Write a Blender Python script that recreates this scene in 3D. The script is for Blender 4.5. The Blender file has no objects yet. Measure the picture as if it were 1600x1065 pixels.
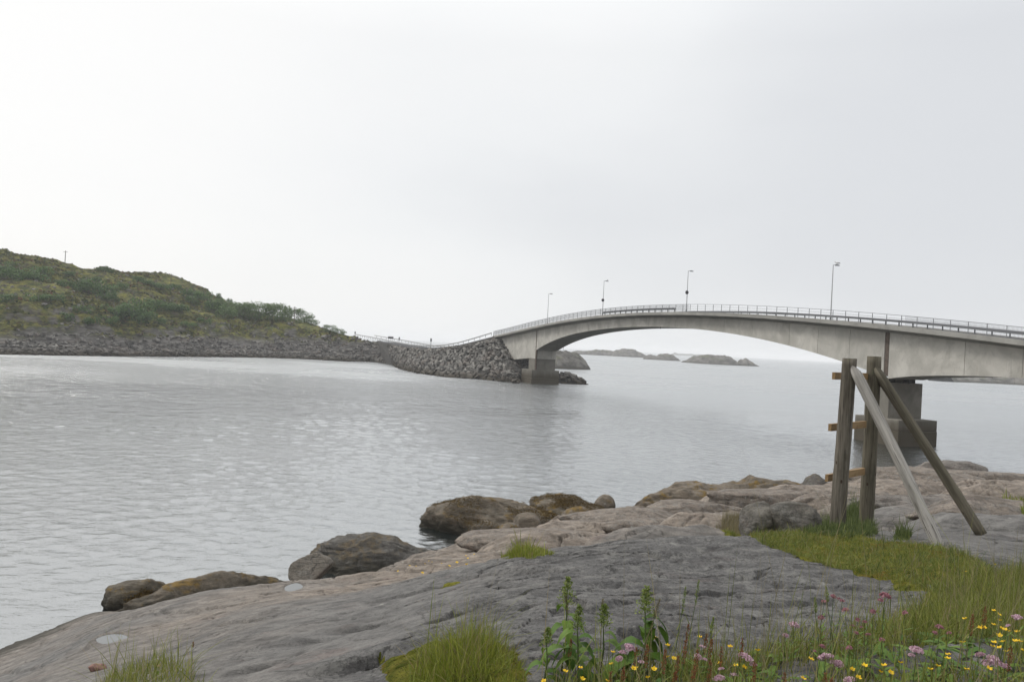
import bpy, bmesh, math, random
import numpy as np
from mathutils import Matrix, Vector

random.seed(7)
rng = np.random.default_rng(7)
S = bpy.context.scene
C = bpy.data.collections.new("place"); S.collection.children.link(C)

# ------------------------------------------------------------------ camera
CAMZ = 9.0
FPX = 1200.0
PITCH = math.atan(5.5 / FPX)
ROLL = math.radians(2.92)
f_ = Vector((0, math.cos(PITCH), math.sin(PITCH)))
u0 = Vector((0, -math.sin(PITCH), math.cos(PITCH)))
r0 = Vector((1, 0, 0))
right = r0 * math.cos(ROLL) + u0 * math.sin(ROLL)
up = u0 * math.cos(ROLL) - r0 * math.sin(ROLL)
cam_d = bpy.data.cameras.new("camera"); cam = bpy.data.objects.new("camera", cam_d)
C.objects.link(cam)
cam.matrix_world = Matrix(((right.x, up.x, -f_.x, 0), (right.y, up.y, -f_.y, 0), (right.z, up.z, -f_.z, CAMZ), (0, 0, 0, 1)))
cam_d.sensor_width = 36; cam_d.lens = 36 * FPX / 1600
cam_d.clip_start = 0.1; cam_d.clip_end = 30000
S.camera = cam

# ------------------------------------------------------------------ world, sun, exposure
SUN_AZ = math.radians(-62)          # from +Y, towards the left
SUN_EL = math.radians(42)
W_ = bpy.data.worlds.new("World"); S.world = W_; W_.use_nodes = True
nt = W_.node_tree; nt.nodes.clear()
def wn(t, **k):
    n = nt.nodes.new(t)
    for a, b in k.items(): setattr(n, a, b)
    return n
sky = wn("ShaderNodeTexSky", sky_type='NISHITA', sun_disc=False)
sky.sun_elevation = SUN_EL; sky.sun_rotation = SUN_AZ; sky.air_density = 1.0; sky.dust_density = 4.0
tc = wn("ShaderNodeTexCoord")
sep = wn("ShaderNodeSeparateXYZ"); nt.links.new(tc.outputs['Generated'], sep.inputs[0])
def wmath(op, a, b=None, c=None, clamp=False):
    n = wn("ShaderNodeMath", operation=op, use_clamp=clamp)
    for i, v in enumerate((a, b, c)):
        if v is None: continue
        if isinstance(v, (int, float)): n.inputs[i].default_value = v
        else: nt.links.new(v, n.inputs[i])
    return n.outputs[0]
# overcast: bright towards the veiled sun, duller and bluer to the right
mp = wn("ShaderNodeMapping"); mp.inputs['Scale'].default_value = (1.0, 1.0, 2.6)
nt.links.new(tc.outputs['Generated'], mp.inputs[0])
nz = wn("ShaderNodeTexNoise"); nz.inputs['Scale'].default_value = 1.5; nz.inputs['Detail'].default_value = 5; nz.inputs['Roughness'].default_value = .45
nt.links.new(mp.outputs[0], nz.inputs[0])
side = wmath('MULTIPLY_ADD', sep.outputs[0], 0.85, 0.42)
side = wmath('ADD', side, wmath('MULTIPLY', wmath('SUBTRACT', nz.outputs[0], .5), .9))
side = wmath('SUBTRACT', side, wmath('MULTIPLY', wmath('ABSOLUTE', wmath('SUBTRACT', sep.outputs[2], .16)), .55))
mr = wn("ShaderNodeMapRange", interpolation_type='SMOOTHSTEP'); nt.links.new(side, mr.inputs[0])
mr.inputs[1].default_value = -0.1; mr.inputs[2].default_value = 1.0
cr = wn("ShaderNodeValToRGB"); nt.links.new(mr.outputs[0], cr.inputs[0])
cr.color_ramp.elements[0].color = (1.05, 1.05, 1.04, 1)
cr.color_ramp.elements[1].color = (0.77, 0.79, 0.82, 1)
e = cr.color_ramp.elements.new(.5); e.color = (0.94, 0.955, 0.965, 1)
zen = wmath('MULTIPLY_ADD', wmath('POWER', wmath('MAXIMUM', wmath('SUBTRACT', sep.outputs[2], 0.36), 0.0), 1.0), 1.1, 1.0)
vm = wn("ShaderNodeVectorMath", operation='SCALE'); nt.links.new(cr.outputs[0], vm.inputs[0]); nt.links.new(zen, vm.inputs[3])
bg1 = wn("ShaderNodeBackground"); nt.links.new(sky.outputs[0], bg1.inputs[0]); bg1.inputs[1].default_value = 0.05
bg2 = wn("ShaderNodeBackground"); nt.links.new(vm.outputs[0], bg2.inputs[0]); bg2.inputs[1].default_value = 1.03
mx = wn("ShaderNodeMixShader"); mx.inputs[0].default_value = 0.88
nt.links.new(bg1.outputs[0], mx.inputs[1]); nt.links.new(bg2.outputs[0], mx.inputs[2])
wo = wn("ShaderNodeOutputWorld"); nt.links.new(mx.outputs[0], wo.inputs[0])
sd = bpy.data.lights.new("sun", 'SUN'); sd.energy = 1.5; sd.angle = math.radians(13); sd.color = (1, .965, .91)
so = bpy.data.objects.new("sun", sd); C.objects.link(so)
sdir = Vector((math.sin(SUN_AZ) * math.cos(SUN_EL), math.cos(SUN_AZ) * math.cos(SUN_EL), math.sin(SUN_EL)))
so.rotation_euler = (-sdir).to_track_quat('-Z', 'Y').to_euler()
S.view_settings.view_transform = 'Standard'; S.view_settings.look = 'None'
S.view_settings.exposure = 0.0; S.view_settings.gamma = 1.0; S.view_settings.use_curve_mapping = False
S.cycles.max_bounces = 6; S.cycles.diffuse_bounces = 3; S.cycles.glossy_bounces = 3; S.cycles.volume_bounces = 1
S.cycles.transparent_max_bounces = 8; S.cycles.caustics_reflective = False; S.cycles.caustics_refractive = False

# ------------------------------------------------------------------ geometry of the view (used to survey positions from the photo)
CAM = np.array((0, 0, CAMZ)); FV, RV, UV = (np.array(v) for v in (f_, right, up))
def ray(px, py): return FV + (px - 800) / FPX * RV + (532.5 - py) / FPX * UV
def at(px, py, Y):
    d = ray(px, py); return CAM + d * (Y / d[1])
def atz(px, py, z=0.0):
    d = ray(px, py); return CAM + d * ((z - CAMZ) / d[2])
def proj(p):
    q = np.asarray(p) - CAM; z = q @ FV
    return 800 + FPX * (q @ RV) / z, 532.5 - FPX * (q @ UV) / z

# ------------------------------------------------------------------ noise
def vnoise(x, y, z=0.0, s=0):
    x = np.asarray(x, float); y = np.asarray(y, float); flat = np.ndim(z) == 0
    def prep(v, m):
        i = np.floor(v); f = (v - i).astype(np.float32); f = f * f * f * (f * (f * 6 - 15) + 10); h = i.astype(np.int64).astype(np.uint32) * np.uint32(m); return f, h, h + np.uint32(m)
    fx, x0, x1 = prep(x, 374761393); fy, y0, y1 = prep(y, 668265263)
    K = np.uint32((s * 1274126177) & 0xffffffff); M3 = (2147483647 * 3) & 0xffffffff
    def g(h):
        h = (h ^ (h >> np.uint32(13))) * np.uint32(1274126177); return ((h ^ (h >> np.uint32(16))) & np.uint32(0xffff)).astype(np.float32) * np.float32(1 / 32767.5) - np.float32(1)
    def plane(k):
        a, b, c, d = g(x0 + y0 + k), g(x1 + y0 + k), g(x0 + y1 + k), g(x1 + y1 + k)
        a = a + (b - a) * fx; c = c + (d - c) * fx; return a + (c - a) * fy
    with np.errstate(over='ignore'):
        if flat:
            zi = math.floor(z); f = z - zi; f = f * f * f * (f * (f * 6 - 15) + 10); k0 = np.uint32((zi * M3 + int(K)) & 0xffffffff); r = plane(k0)
            return r if f == 0 else r + (plane(np.uint32((int(k0) + M3) & 0xffffffff)) - r) * f
        fz, z0, z1 = prep(np.asarray(z, float) + 0 * x, M3); r = plane(z0 + K); return r + (plane(z1 + K) - r) * fz
def fbm(x, y, z=0.0, o=4, s=0, g=.5, l=2.03):
    a, t, r = 1.0, 0, 0
    for i in range(o):
        r = r + a * vnoise(x * l ** i + 17.3 * i, y * l ** i - 9.1 * i, z * l ** i, s + i); t += a; a *= g
    return r / t
def ridged(x, y, z=0.0, o=4, s=0, g=.5):
    a, t, r = 1.0, 0, 0
    for i in range(o):
        r = r + a * (1 - np.abs(vnoise(x * 2.1 ** i + 5 * i, y * 2.1 ** i, z * 2.1 ** i, s + i)) * 2); t += a; a *= g
    return r / t
def sstep(a, b, x):
    t = np.clip((x - a) / (b - a), 0, 1); return t * t * (3 - 2 * t)

class TPS:
    def __init__(s, P, tr, lam=1e-3):
        s.tr = tr; P = np.array(P, float); s.c = tr(P[:, 0], P[:, 1]); n = len(P)
        K = s.k(s.c, s.c) + lam * np.eye(n)
        A = np.zeros((n + 3, n + 3)); A[:n, :n] = K; A[:n, n] = 1; A[:n, n + 1:] = s.c; A[n, :n] = 1; A[n + 1:, :n] = s.c.T
        s.w = np.linalg.solve(A, np.concatenate([P[:, 2], np.zeros(3)]))
    def k(s, a, b):
        d2 = ((a[:, None, :] - b[None, :, :]) ** 2).sum(2)
        return 0.5 * d2 * np.log(d2 + 1e-12)
    def __call__(s, X, Y):
        X = np.asarray(X, float); sh = X.shape; q = s.tr(X.ravel(), np.asarray(Y, float).ravel()); out = np.empty(len(q))
        n = len(s.c)
        for i in range(0, len(q), 40000):
            b = q[i:i + 40000]; out[i:i + 40000] = s.k(b, s.c) @ s.w[:n] + s.w[n] + b @ s.w[n + 1:]
        return out.reshape(sh)

# ------------------------------------------------------------------ object helpers
def link(o, parent=None):
    C.objects.link(o)
    if parent is not None: o.parent = parent
    return o
def tag(o, label=None, cat=None, group=None, kind=None):
    for k, v in (("label", label), ("category", cat), ("group", group), ("kind", kind)):
        if v: o[k] = v
    return o
def empty(name, loc=(0, 0, 0), rz=0.0):
    o = bpy.data.objects.new(name, None); o.location = loc; o.rotation_euler = (0, 0, rz); o.empty_display_size = .2
    return link(o)
def mesh(name, V, F, mat=None, smooth=False):
    me = bpy.data.meshes.new(name)
    me.from_pydata([tuple(map(float, v)) for v in V], [], [tuple(map(int, f)) for f in F]); me.update()
    if mat: me.materials.append(mat)
    if smooth: me.shade_smooth()
    return me
def fastmesh(name, V, Q, mat=None, smooth=True):
    """numpy verts (n,3), faces (m,k) all of k corners"""
    me = bpy.data.meshes.new(name); V = np.asarray(V, np.float32); Q = np.asarray(Q, np.int32); k = Q.shape[1]
    me.vertices.add(len(V)); me.vertices.foreach_set('co', V.ravel())
    me.loops.add(Q.size); me.loops.foreach_set('vertex_index', Q.ravel())
    me.polygons.add(len(Q)); me.polygons.foreach_set('loop_start', np.arange(0, Q.size, k, dtype=np.int32))
    me.update(calc_edges=True); me.validate()
    if mat: me.materials.append(mat)
    if smooth: me.shade_smooth()
    return me
def attr(me, name, vals):
    a = me.attributes.new(name, 'FLOAT', 'POINT'); a.data.foreach_set('value', np.asarray(vals, np.float32).ravel())
def ob(name, me, parent=None, loc=None):
    o = bpy.data.objects.new(name, me)
    if loc is not None: o.location = loc
    return link(o, parent)
class MB:
    """collects simple solids into one mesh"""
    def __init__(s): s.V = []; s.F = []
    def add(s, V, F):
        n = len(s.V); s.V += [tuple(v) for v in V]; s.F += [tuple(i + n for i in f) for f in F]; return s
    def box(s, c, sx, sy, sz, R=None):
        V = [Vector((x * sx / 2, y * sy / 2, z * sz / 2)) for x in (-1, 1) for y in (-1, 1) for z in (-1, 1)]
        if R is not None: V = [R @ v for v in V]
        V = [v + Vector(c) for v in V]
        return s.add(V, [(0, 1, 3, 2), (4, 6, 7, 5), (0, 4, 5, 1), (2, 3, 7, 6), (0, 2, 6, 4), (1, 5, 7, 3)])
    def bar(s, a, b, w, h=None, upv=(0, 0, 1)):
        a, b = Vector(a), Vector(b); d = (b - a); L = d.length; d.normalize(); u = Vector(upv)
        sx = d.cross(u).normalized(); uu = sx.cross(d)
        R = Matrix((sx, d, uu)).transposed()
        return s.box((a + b) / 2, w, L, h or w, R)
    def tube(s, pts, rad, n=8, cap=True):
        pts = [Vector(p) for p in pts]; rad = rad if hasattr(rad, '__len__') else [rad] * len(pts)
        V = []; prev = None
        for i, p in enumerate(pts):
            d = (pts[min(i + 1, len(pts) - 1)] - pts[max(i - 1, 0)]).normalized()
            if prev is None: prev = d.orthogonal().normalized()
            u = (prev - d * prev.dot(d)).normalized(); v = d.cross(u); prev = u
            for k in range(n):
                a = 2 * math.pi * k / n; V.append(p + (u * math.cos(a) + v * math.sin(a)) * rad[i])
        F = [(i * n + k, i * n + (k + 1) % n, (i + 1) * n + (k + 1) % n, (i + 1) * n + k) for i in range(len(pts) - 1) for k in range(n)]
        if cap: F += [tuple(range(n))[::-1], tuple((len(pts) - 1) * n + k for k in range(n))]
        return s.add(V, F)
    def loft(s, rings, closed=True, cap=True):
        n = len(rings[0]); V = [v for r in rings for v in r]
        F = [(i * n + k, i * n + (k + 1) % n, (i + 1) * n + (k + 1) % n, (i + 1) * n + k) for i in range(len(rings) - 1) for k in range(n if closed else n - 1)]
        if cap: F += [tuple(range(n))[::-1], tuple((len(rings) - 1) * n + k for k in range(n))]
        return s.add(V, F)
    def me(s, name, mat=None, smooth=False):
        m = mesh(name, s.V, s.F, mat, smooth)
        bm = bmesh.new(); bm.from_mesh(m); bmesh.ops.recalc_face_normals(bm, faces=bm.faces); bm.to_mesh(m); bm.free()
        return m
    def build(s, name, mat=None, parent=None, smooth=False, loc=None): return ob(name, s.me(name, mat, smooth), parent, loc)

# ------------------------------------------------------------------ materials
class Mat:
    def __init__(s, name, rough=.8, spec=.4):
        s.m = bpy.data.materials.new(name); s.m.use_nodes = True; s.t = s.m.node_tree
        s.b = s.t.nodes['Principled BSDF']; s.b.inputs['Roughness'].default_value = rough
        s.b.inputs['Specular IOR Level'].default_value = spec
        s.geo = s.n("ShaderNodeNewGeometry"); s.tc = s.n("ShaderNodeTexCoord")
    def n(s, t, **k):
        n = s.t.nodes.new(t)
        for a, b in k.items(): setattr(n, a, b)
        return n
    def L(s, a, b): s.t.links.new(a, b)
    def put(s, sock, v):
        if isinstance(v, bpy.types.NodeSocket): s.L(v, sock)
        elif isinstance(v, tuple) and len(v) == 3 and sock.type == 'RGBA': sock.default_value = (*v, 1)
        else: sock.default_value = v
    def math(s, op, a, b=0.0, clamp=False):
        n = s.n("ShaderNodeMath", operation=op, use_clamp=clamp); s.put(n.inputs[0], a); s.put(n.inputs[1], b); return n.outputs[0]
    def co(s, world=True, scale=(1, 1, 1), rot=(0, 0, 0)):
        n = s.n("ShaderNodeMapping"); s.L(s.geo.outputs['Position'] if world else s.tc.outputs['Object'], n.inputs[0])
        n.inputs['Scale'].default_value = scale; n.inputs['Rotation'].default_value = rot; return n.outputs[0]
    def noise(s, vec, scale, det=4, rough=.55, dist=0.0):
        n = s.n("ShaderNodeTexNoise"); s.L(vec, n.inputs['Vector']); n.inputs['Scale'].default_value = scale
        n.inputs['Detail'].default_value = det; n.inputs['Roughness'].default_value = rough; n.inputs['Distortion'].default_value = dist; return n.outputs[0]
    def voro(s, vec, scale, feature='F1', out=0):
        n = s.n("ShaderNodeTexVoronoi", feature=feature); s.L(vec, n.inputs['Vector']); n.inputs['Scale'].default_value = scale; return n.outputs[out]
    def ramp(s, v, a, b, lo=0.0, hi=1.0):
        n = s.n("ShaderNodeMapRange", interpolation_type='SMOOTHSTEP'); s.put(n.inputs[0], v)
        for i, x in enumerate((a, b, lo, hi)): s.put(n.inputs[i + 1], x)
        return n.outputs[0]
    def mix(s, f, a, b, mode='MIX'):
        n = s.n("ShaderNodeMix", data_type='RGBA', blend_type=mode); s.put(n.inputs[0], f); s.put(n.inputs[6], a); s.put(n.inputs[7], b); return n.outputs[2]
    def attr(s, name):
        n = s.n("ShaderNodeAttribute", attribute_name=name); return n.outputs['Fac']
    def z(s):
        n = s.n("ShaderNodeSeparateXYZ"); s.L(s.geo.outputs['Position'], n.inputs[0]); return n.outputs[2]
    def nz(s):
        n = s.n("ShaderNodeSeparateXYZ"); s.L(s.geo.outputs['Normal'], n.inputs[0]); return n.outputs[2]
    def rnd(s, island=False):
        if island: return s.geo.outputs['Random Per Island']
        return s.n("ShaderNodeObjectInfo").outputs['Random']
    def col(s, c): s.put(s.b.inputs['Base Color'], c); return s
    def bump(s, h, dist=.02, strength=1.0, prev=None):
        n = s.n("ShaderNodeBump"); s.put(n.inputs['Height'], h); n.inputs['Distance'].default_value = dist; n.inputs['Strength'].default_value = strength
        if prev is not None: s.L(prev, n.inputs['Normal'])
        s.L(n.outputs[0], s.b.inputs['Normal']); return n.outputs[0]

def plain(name, c, rough=.7, metal=0.0, var=.15, scale=6.0):
    m = Mat(name, rough); m.b.inputs['Metallic'].default_value = metal
    nz = m.noise(m.co(False), scale, 4)
    m.col(m.mix(m.ramp(nz, .3, .7), tuple(x * (1 - var) for x in c), tuple(x * (1 + var) for x in c)))
    return m.m

def rock_mat(name, ga, gb, ta, tb, weed=0.0, lichen=1.0, fine=1.0):
    """ga,gb grey weathered pair; ta,tb tan shore pair mixed by attribute 'tint'"""
    m = Mat(name, .86, .35); P = m.co(); strat = m.co(True, (1, 2.6, 3.5), (0, 0, math.radians(-22)))
    big = m.noise(P, .35, 5, .6); mid = m.noise(strat, 1.6, 7, .62, .4); fin = m.noise(P, 22 * fine, 5, .7)
    g = m.mix(m.ramp(mid, .3, .72), ga, gb)
    t = m.mix(m.ramp(mid, .32, .68), ta, tb)
    c = m.mix(m.attr('tint'), g, t)
    red = m.ramp(m.noise(strat, .9, 6, .65), .55, .75)
    c = m.mix(m.math('MULTIPLY', red, .35), c, (.17, .115, .10))
    # lichen crusts and dark speckle
    cru = m.attr('crust'); lichen = m.math('MULTIPLY', m.ramp(cru, 0.0, 1.0, .38, 1.0), lichen); c = m.mix(m.math('SUBTRACT', 1.0, cru), c, m.mix(1.0, c, (1.22, 1.20, 1.17), 'MULTIPLY'))
    pale = m.math('MULTIPLY', m.ramp(m.noise(P, 9 * fine, 6, .75), .56, .66), m.ramp(big, .38, .6))
    c = m.mix(m.math('MULTIPLY', pale, m.math('MULTIPLY', lichen, .5)), c, (.24, .235, .215))
    dark = m.ramp(m.noise(P, 30 * fine, 4, .7), .60, .52, 0, 1)
    c = m.mix(m.math('MULTIPLY', m.math('SUBTRACT', 1.0, dark), m.math('MULTIPLY', lichen, .75)), c, (.045, .043, .042))
    blk = m.ramp(m.noise(strat, 3.2, 7, .7), .60, .70)
    c = m.mix(m.math('MULTIPLY', blk, .6), c, (.045, .042, .042)); c = m.mix(m.math('MULTIPLY', m.ramp(m.noise(P, 3.3, 8, .8), .51, .58), m.math('MULTIPLY', lichen, .55)), c, (.215, .21, .195)); c = m.mix(m.math('MULTIPLY', m.ramp(m.noise(m.co(True, (1.3, 1, 1)), 5.5, 8, .82), .52, .58), m.math('MULTIPLY', lichen, .7)), c, (.05, .047, .046))
    vs_ = m.voro(P, 2.3); sp_ = m.math('MULTIPLY', m.ramp(m.math('ADD', vs_, m.math('MULTIPLY', m.noise(P, 12, 5, .7), .35)), .30, .24), m.ramp(m.noise(P, .9, 3), .45, .58))
    c = m.mix(m.math('MULTIPLY', sp_, .6), c, (.30, .295, .27))
    # cracks
    dm = m.n("ShaderNodeVectorMath", operation='ADD'); m.L(strat, dm.inputs[0])
    wz = m.n("ShaderNodeTexNoise"); m.L(P, wz.inputs[0]); wz.inputs['Scale'].default_value = 1.3; wz.inputs['Detail'].default_value = 4; m.L(wz.outputs['Color'], dm.inputs[1])
    ck = m.voro(dm.outputs[0], .55, 'DISTANCE_TO_EDGE'); crack = m.ramp(ck, 0.0, .018, 1, 0)
    ck2 = m.ramp(m.noise(P, .8, 3), .45, .6); crack = m.math('MULTIPLY', crack, ck2)
    c = m.mix(m.math('MULTIPLY', crack, .7), c, (.04, .036, .034))
    if weed:
        w = m.math('MULTIPLY', m.ramp(m.noise(P, 1.1, 6, .7), .5, .6), m.ramp(m.nz(), .25, .8))
        wc = m.mix(m.ramp(m.noise(P, 5, 4), .35, .65), (.075, .05, .015), (.17, .105, .02))
        c = m.mix(m.math('MULTIPLY', w, weed), c, wc)
    tide = m.ramp(m.math('ADD', m.z(), m.math('MULTIPLY', m.math('SUBTRACT', m.noise(P, 2.5, 5), .5), 1.1)), .1, .75, 1, 0)
    c = m.mix(m.math('MULTIPLY', tide, .88), c, (.022, .020, .013))
    m.col(c)
    n1 = m.bump(mid, .10, .9); n2 = m.bump(m.math('MULTIPLY', m.noise(P, 7, 8, .72), m.ramp(cru, 0.0, 1.0, .45, 1.0)), .055, 1.0, n1)
    n3 = m.bump(crack, .03, -1.0, n2); m.bump(fin, .010, 1.0, n3)
    return m.m

M = {}
M['bedrock'] = rock_mat('bedrock', (.070, .068, .067), (.155, .151, .146), (.10, .083, .068), (.235, .20, .168))
M['outcrop'] = rock_mat('outcrop rock', (.055, .047, .034), (.115, .098, .072), (.085, .07, .052), (.175, .145, .112), weed=.9, lichen=.35)
M['dark_outcrop'] = rock_mat('dark outcrop rock', (.04, .038, .034), (.095, .09, .082), (.05, .047, .042), (.11, .10, .09), weed=.35, lichen=.6)
M['boulder'] = rock_mat('lichen boulder', (.055, .052, .045), (.14, .135, .118), (.10, .09, .075), (.185, .165, .14), lichen=.8)

m = Mat('far rock', .9); P = m.co(True, (1, 1, 2))
c = m.mix(m.ramp(m.noise(P, .22, 6, .65), .35, .65), (.05, .048, .042), (.17, .16, .145))
c = m.mix(m.math('MULTIPLY', m.ramp(m.noise(P, .12, 5), .5, .62), m.ramp(m.nz(), .6, .9, 0, .6)), c, (.075, .085, .03))
c = m.mix(m.ramp(m.math('ADD', m.z(), m.noise(P, .5, 3)), 1.2, 2.0, .85, 0), c, (.05, .045, .035)); m.col(c)
m.bump(m.noise(P, .6, 6, .7), .6, .8); M['far_rock'] = m.m

m = Mat('headland ground', .95, .2); P = m.co(True, (1, 1, 2.2))
veg = m.mix(m.ramp(m.noise(P, .22, 8, .72), .40, .60), (.045, .068, .018), (.22, .21, .045))
veg = m.mix(m.ramp(m.noise(P, .45, 6, .7), .52, .66), veg, (.10, .075, .035))
veg = m.mix(m.ramp(m.noise(P, .9, 5, .7), .56, .68), veg, (.22, .20, .065))
veg = m.mix(m.ramp(m.noise(P, .28, 6, .75), .50, .60), veg, (.05, .042, .028)); veg = m.mix(m.ramp(m.noise(P, 1.6, 4, .7), .54, .64), veg, (.025, .042, .012))
rk = m.mix(m.ramp(m.noise(m.co(True, (.6, .6, 3)), .5, 7, .7), .35, .65), (.085, .08, .075), (.25, .235, .22))
c = m.mix(m.attr('rock'), veg, rk)
c = m.mix(m.ramp(m.math('ADD', m.z(), m.math('MULTIPLY', m.noise(P, .5, 4), 1.2)), .9, 1.9, .9, 0), c, (.035, .032, .022)); m.col(c)
n1 = m.bump(m.noise(P, .5, 7, .75), 1.4, 1.0); m.bump(m.noise(P, 2.5, 6, .75), .3, .8, n1); M['hill'] = m.m

def stone_mat(name, a, b, island):
    m = Mat(name, .9, .3); P = m.co()
    r = m.rnd(island)
    c = m.mix(r, a, b); c = m.mix(m.ramp(m.noise(P, 1.2, 6, .7), .35, .7), c, tuple(x * .6 for x in a))
    c = m.mix(m.math('MULTIPLY', m.ramp(m.noise(P, .3, 4), .5, .65), .5), c, (.17, .14, .12))
    c = m.mix(m.ramp(m.math('ADD', m.z(), m.math('MULTIPLY', m.noise(P, .6, 4), 1.6)), 1.0, 3.0, .9, 0), c, (.035, .027, .016)); m.col(c)
    m.bump(m.noise(P, 2.5, 6, .7), .15, .7); return m.m
M['stone'] = stone_mat('riprap stone', (.075, .072, .068), (.30, .285, .26), False)
M['stones'] = stone_mat('riprap stones', (.075, .072, .068), (.30, .285, .26), True)
M['fill'] = plain('embankment fill', (.045, .042, .038), .95, 0, .3, 1.0)

def concrete(name, a, b, stain=1.0, tide=(1.0, 2.8)):
    m = Mat(name, .85, .3); P = m.co(); V = m.co(True, (1, 1, .12))
    c = m.mix(m.ramp(m.noise(P, .35, 6, .6, .6), .35, .65), a, b)
    c = m.mix(m.math('MULTIPLY', m.rnd(), .55), c, tuple(x * .74 for x in a))
    st = m.math('MULTIPLY', m.ramp(m.noise(V, 1.6, 6, .7), .56, .75), m.ramp(m.noise(P, .15, 3), .4, .6))
    c = m.mix(m.math('MULTIPLY', st, .8 * stain), c, (.15, .14, .12))
    c = m.mix(m.math('MULTIPLY', m.ramp(m.noise(V, 3.0, 4, .7), .62, .72), .25 * stain), c, (.26, .17, .11))
    c = m.mix(m.math('MULTIPLY', m.ramp(m.noise(P, .8, 5, .7, 2.0), .58, .60), .12), c, (.12, .11, .10))
    c = m.mix(m.ramp(m.math('ADD', m.z(), m.math('MULTIPLY', m.noise(V, 1.5, 4), 1.5)), tide[0], tide[1], .85, 0), c, (.055, .043, .025)); m.col(c)
    m.bump(m.noise(P, 3, 6, .7), .02, .6); return m.m
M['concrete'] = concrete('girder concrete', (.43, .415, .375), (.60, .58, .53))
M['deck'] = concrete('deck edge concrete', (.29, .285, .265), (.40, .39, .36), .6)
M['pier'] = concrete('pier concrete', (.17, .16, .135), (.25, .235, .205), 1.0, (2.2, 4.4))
M['joint'] = plain('rusty joint strip', (.11, .085, .068), .9, 0, .3, 2)
M['rubber'] = plain('black rubber bearing', (.012, .012, .012), .7)
M['asphalt'] = plain('asphalt', (.05, .05, .052), .9, 0, .2, 8)
M['galv'] = plain('galvanised steel', (.20, .205, .215), .5, .5, .1)
M['galv_light'] = plain('pale galvanised steel', (.38, .385, .39), .5, .3, .1)
M['darksteel'] = plain('dark weathered steel', (.06, .064, .07), .6, .3, .2)
M['signdark'] = plain('dark sign back', (.05, .048, .055), .6)
M['white'] = plain('white paint', (.7, .7, .68), .6)
M['greyfeather'] = plain('grey feathers', (.25, .26, .28), .8)

def wood(name, a, b, grn):
    m = Mat(name, .85, .25); V = m.co(False, (1, 1, .05)); P = m.co(False)
    c = m.mix(m.ramp(m.noise(V, 16, 6, .65), .32, .68), a, b)
    c = m.mix(m.math('MULTIPLY', m.ramp(m.noise(m.co(False, (1, 1, .25)), 3.2, 5, .65), .5, .64), .75), c, (.055, .05, .035))
    c = m.mix(m.math('MULTIPLY', m.ramp(m.noise(P, 2.4, 6, .7), .56, .7), grn), c, (.12, .13, .07))
    c = m.mix(m.ramp(m.noise(m.co(False, (1, 1, .03)), 40, 3, .6), .60, .68), c, (.035, .03, .025))
    c = m.mix(m.ramp(m.voro(m.co(False, (1, 1, .5)), 5.0), .10, .06), c, (.05, .035, .025)); m.col(c)
    n1 = m.bump(m.noise(V, 18, 6, .7), .012, .9); m.bump(m.noise(m.co(False, (1, 1, .03)), 40, 3), .006, .8, n1); return m.m
M['post'] = wood('weathered post', (.06, .052, .04), (.185, .165, .135), .5)
M['post_pale'] = wood('grey bleached timber', (.17, .16, .145), (.32, .305, .28), .1)
M['post_dark'] = wood('dark mossy timber', (.06, .054, .038), (.135, .12, .09), .6)
m = Mat('new sawn plank', .75); c = m.mix(m.ramp(m.noise(m.co(False, (.1, 1, 1)), 14, 4), .3, .7), (.20, .125, .055), (.29, .195, .095))
c = m.mix(m.ramp(m.noise(m.co(False), 5, 4), .55, .7), c, (.18, .11, .05)); m.col(c); M['plank'] = m.m

def leafmat(name, a, b, trans=.25, third=None):
    m = Mat(name, .6, .3); r = m.attr('hue'); c = m.mix(r, a, b)
    if third: c = m.mix(m.ramp(r, .86, .9), c, third)
    c = m.mix(m.math('MULTIPLY', m.rnd(), .35), c, tuple(x * .7 for x in a))
    m.col(c)
    tr = m.n("ShaderNodeBsdfTranslucent"); m.put(tr.inputs[0], c); ms = m.n("ShaderNodeMixShader"); ms.inputs[0].default_value = trans
    m.L(m.b.outputs[0], ms.inputs[1]); m.L(tr.outputs[0], ms.inputs[2]); m.L(ms.outputs[0], m.t.nodes['Material Output'].inputs[0]); return m.m
M['leaf'] = leafmat('birch leaves', (.055, .11, .03), (.16, .24, .075))
M['shrub'] = leafmat('shrub leaves', (.03, .075, .02), (.11, .19, .05))
M['bark'] = plain('bark', (.16, .15, .13), .9)
M['grass'] = leafmat('meadow grass', (.08, .105, .018), (.30, .31, .07), .3, (.28, .22, .11))
M['tuft'] = leafmat('bright grass tuft', (.10, .14, .014), (.30, .31, .05), .3, (.24, .19, .08))
M['drygrass'] = leafmat('dry straw grass', (.16, .14, .07), (.30, .26, .15), .3)
M['darkgrass'] = leafmat('dark green grass', (.045, .07, .02), (.14, .17, .055), .3)
M['lawn'] = leafmat('short turf grass', (.10, .135, .022), (.25, .26, .065), .3, (.26, .19, .06))
M['dock'] = leafmat('dock leaf', (.055, .12, .015), (.15, .23, .035), .25)
M['seed'] = leafmat('green seed head', (.10, .16, .03), (.28, .31, .09), .2)
M['sorrel'] = leafmat('red sorrel seeds', (.16, .06, .025), (.30, .12, .06), .2)
M['pink'] = leafmat('pink petals', (.46, .26, .33), (.78, .62, .68), .2)
M['rose'] = leafmat('deep pink petals', (.30, .12, .15), (.50, .27, .30), .2)
M['yellow'] = leafmat('yellow petals', (.70, .42, .01), (.85, .62, .03), .2)
M['stem'] = plain('green stem', (.07, .10, .03), .7)
m = Mat('moss', 1.0, .1); P = m.co()
c = m.mix(m.ramp(m.noise(P, 5, 7, .75), .35, .65), (.075, .095, .014), (.21, .20, .035)); c = m.mix(m.ramp(m.noise(P, 1.6, 5, .7), .5, .66), c, (.16, .10, .02))
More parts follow.
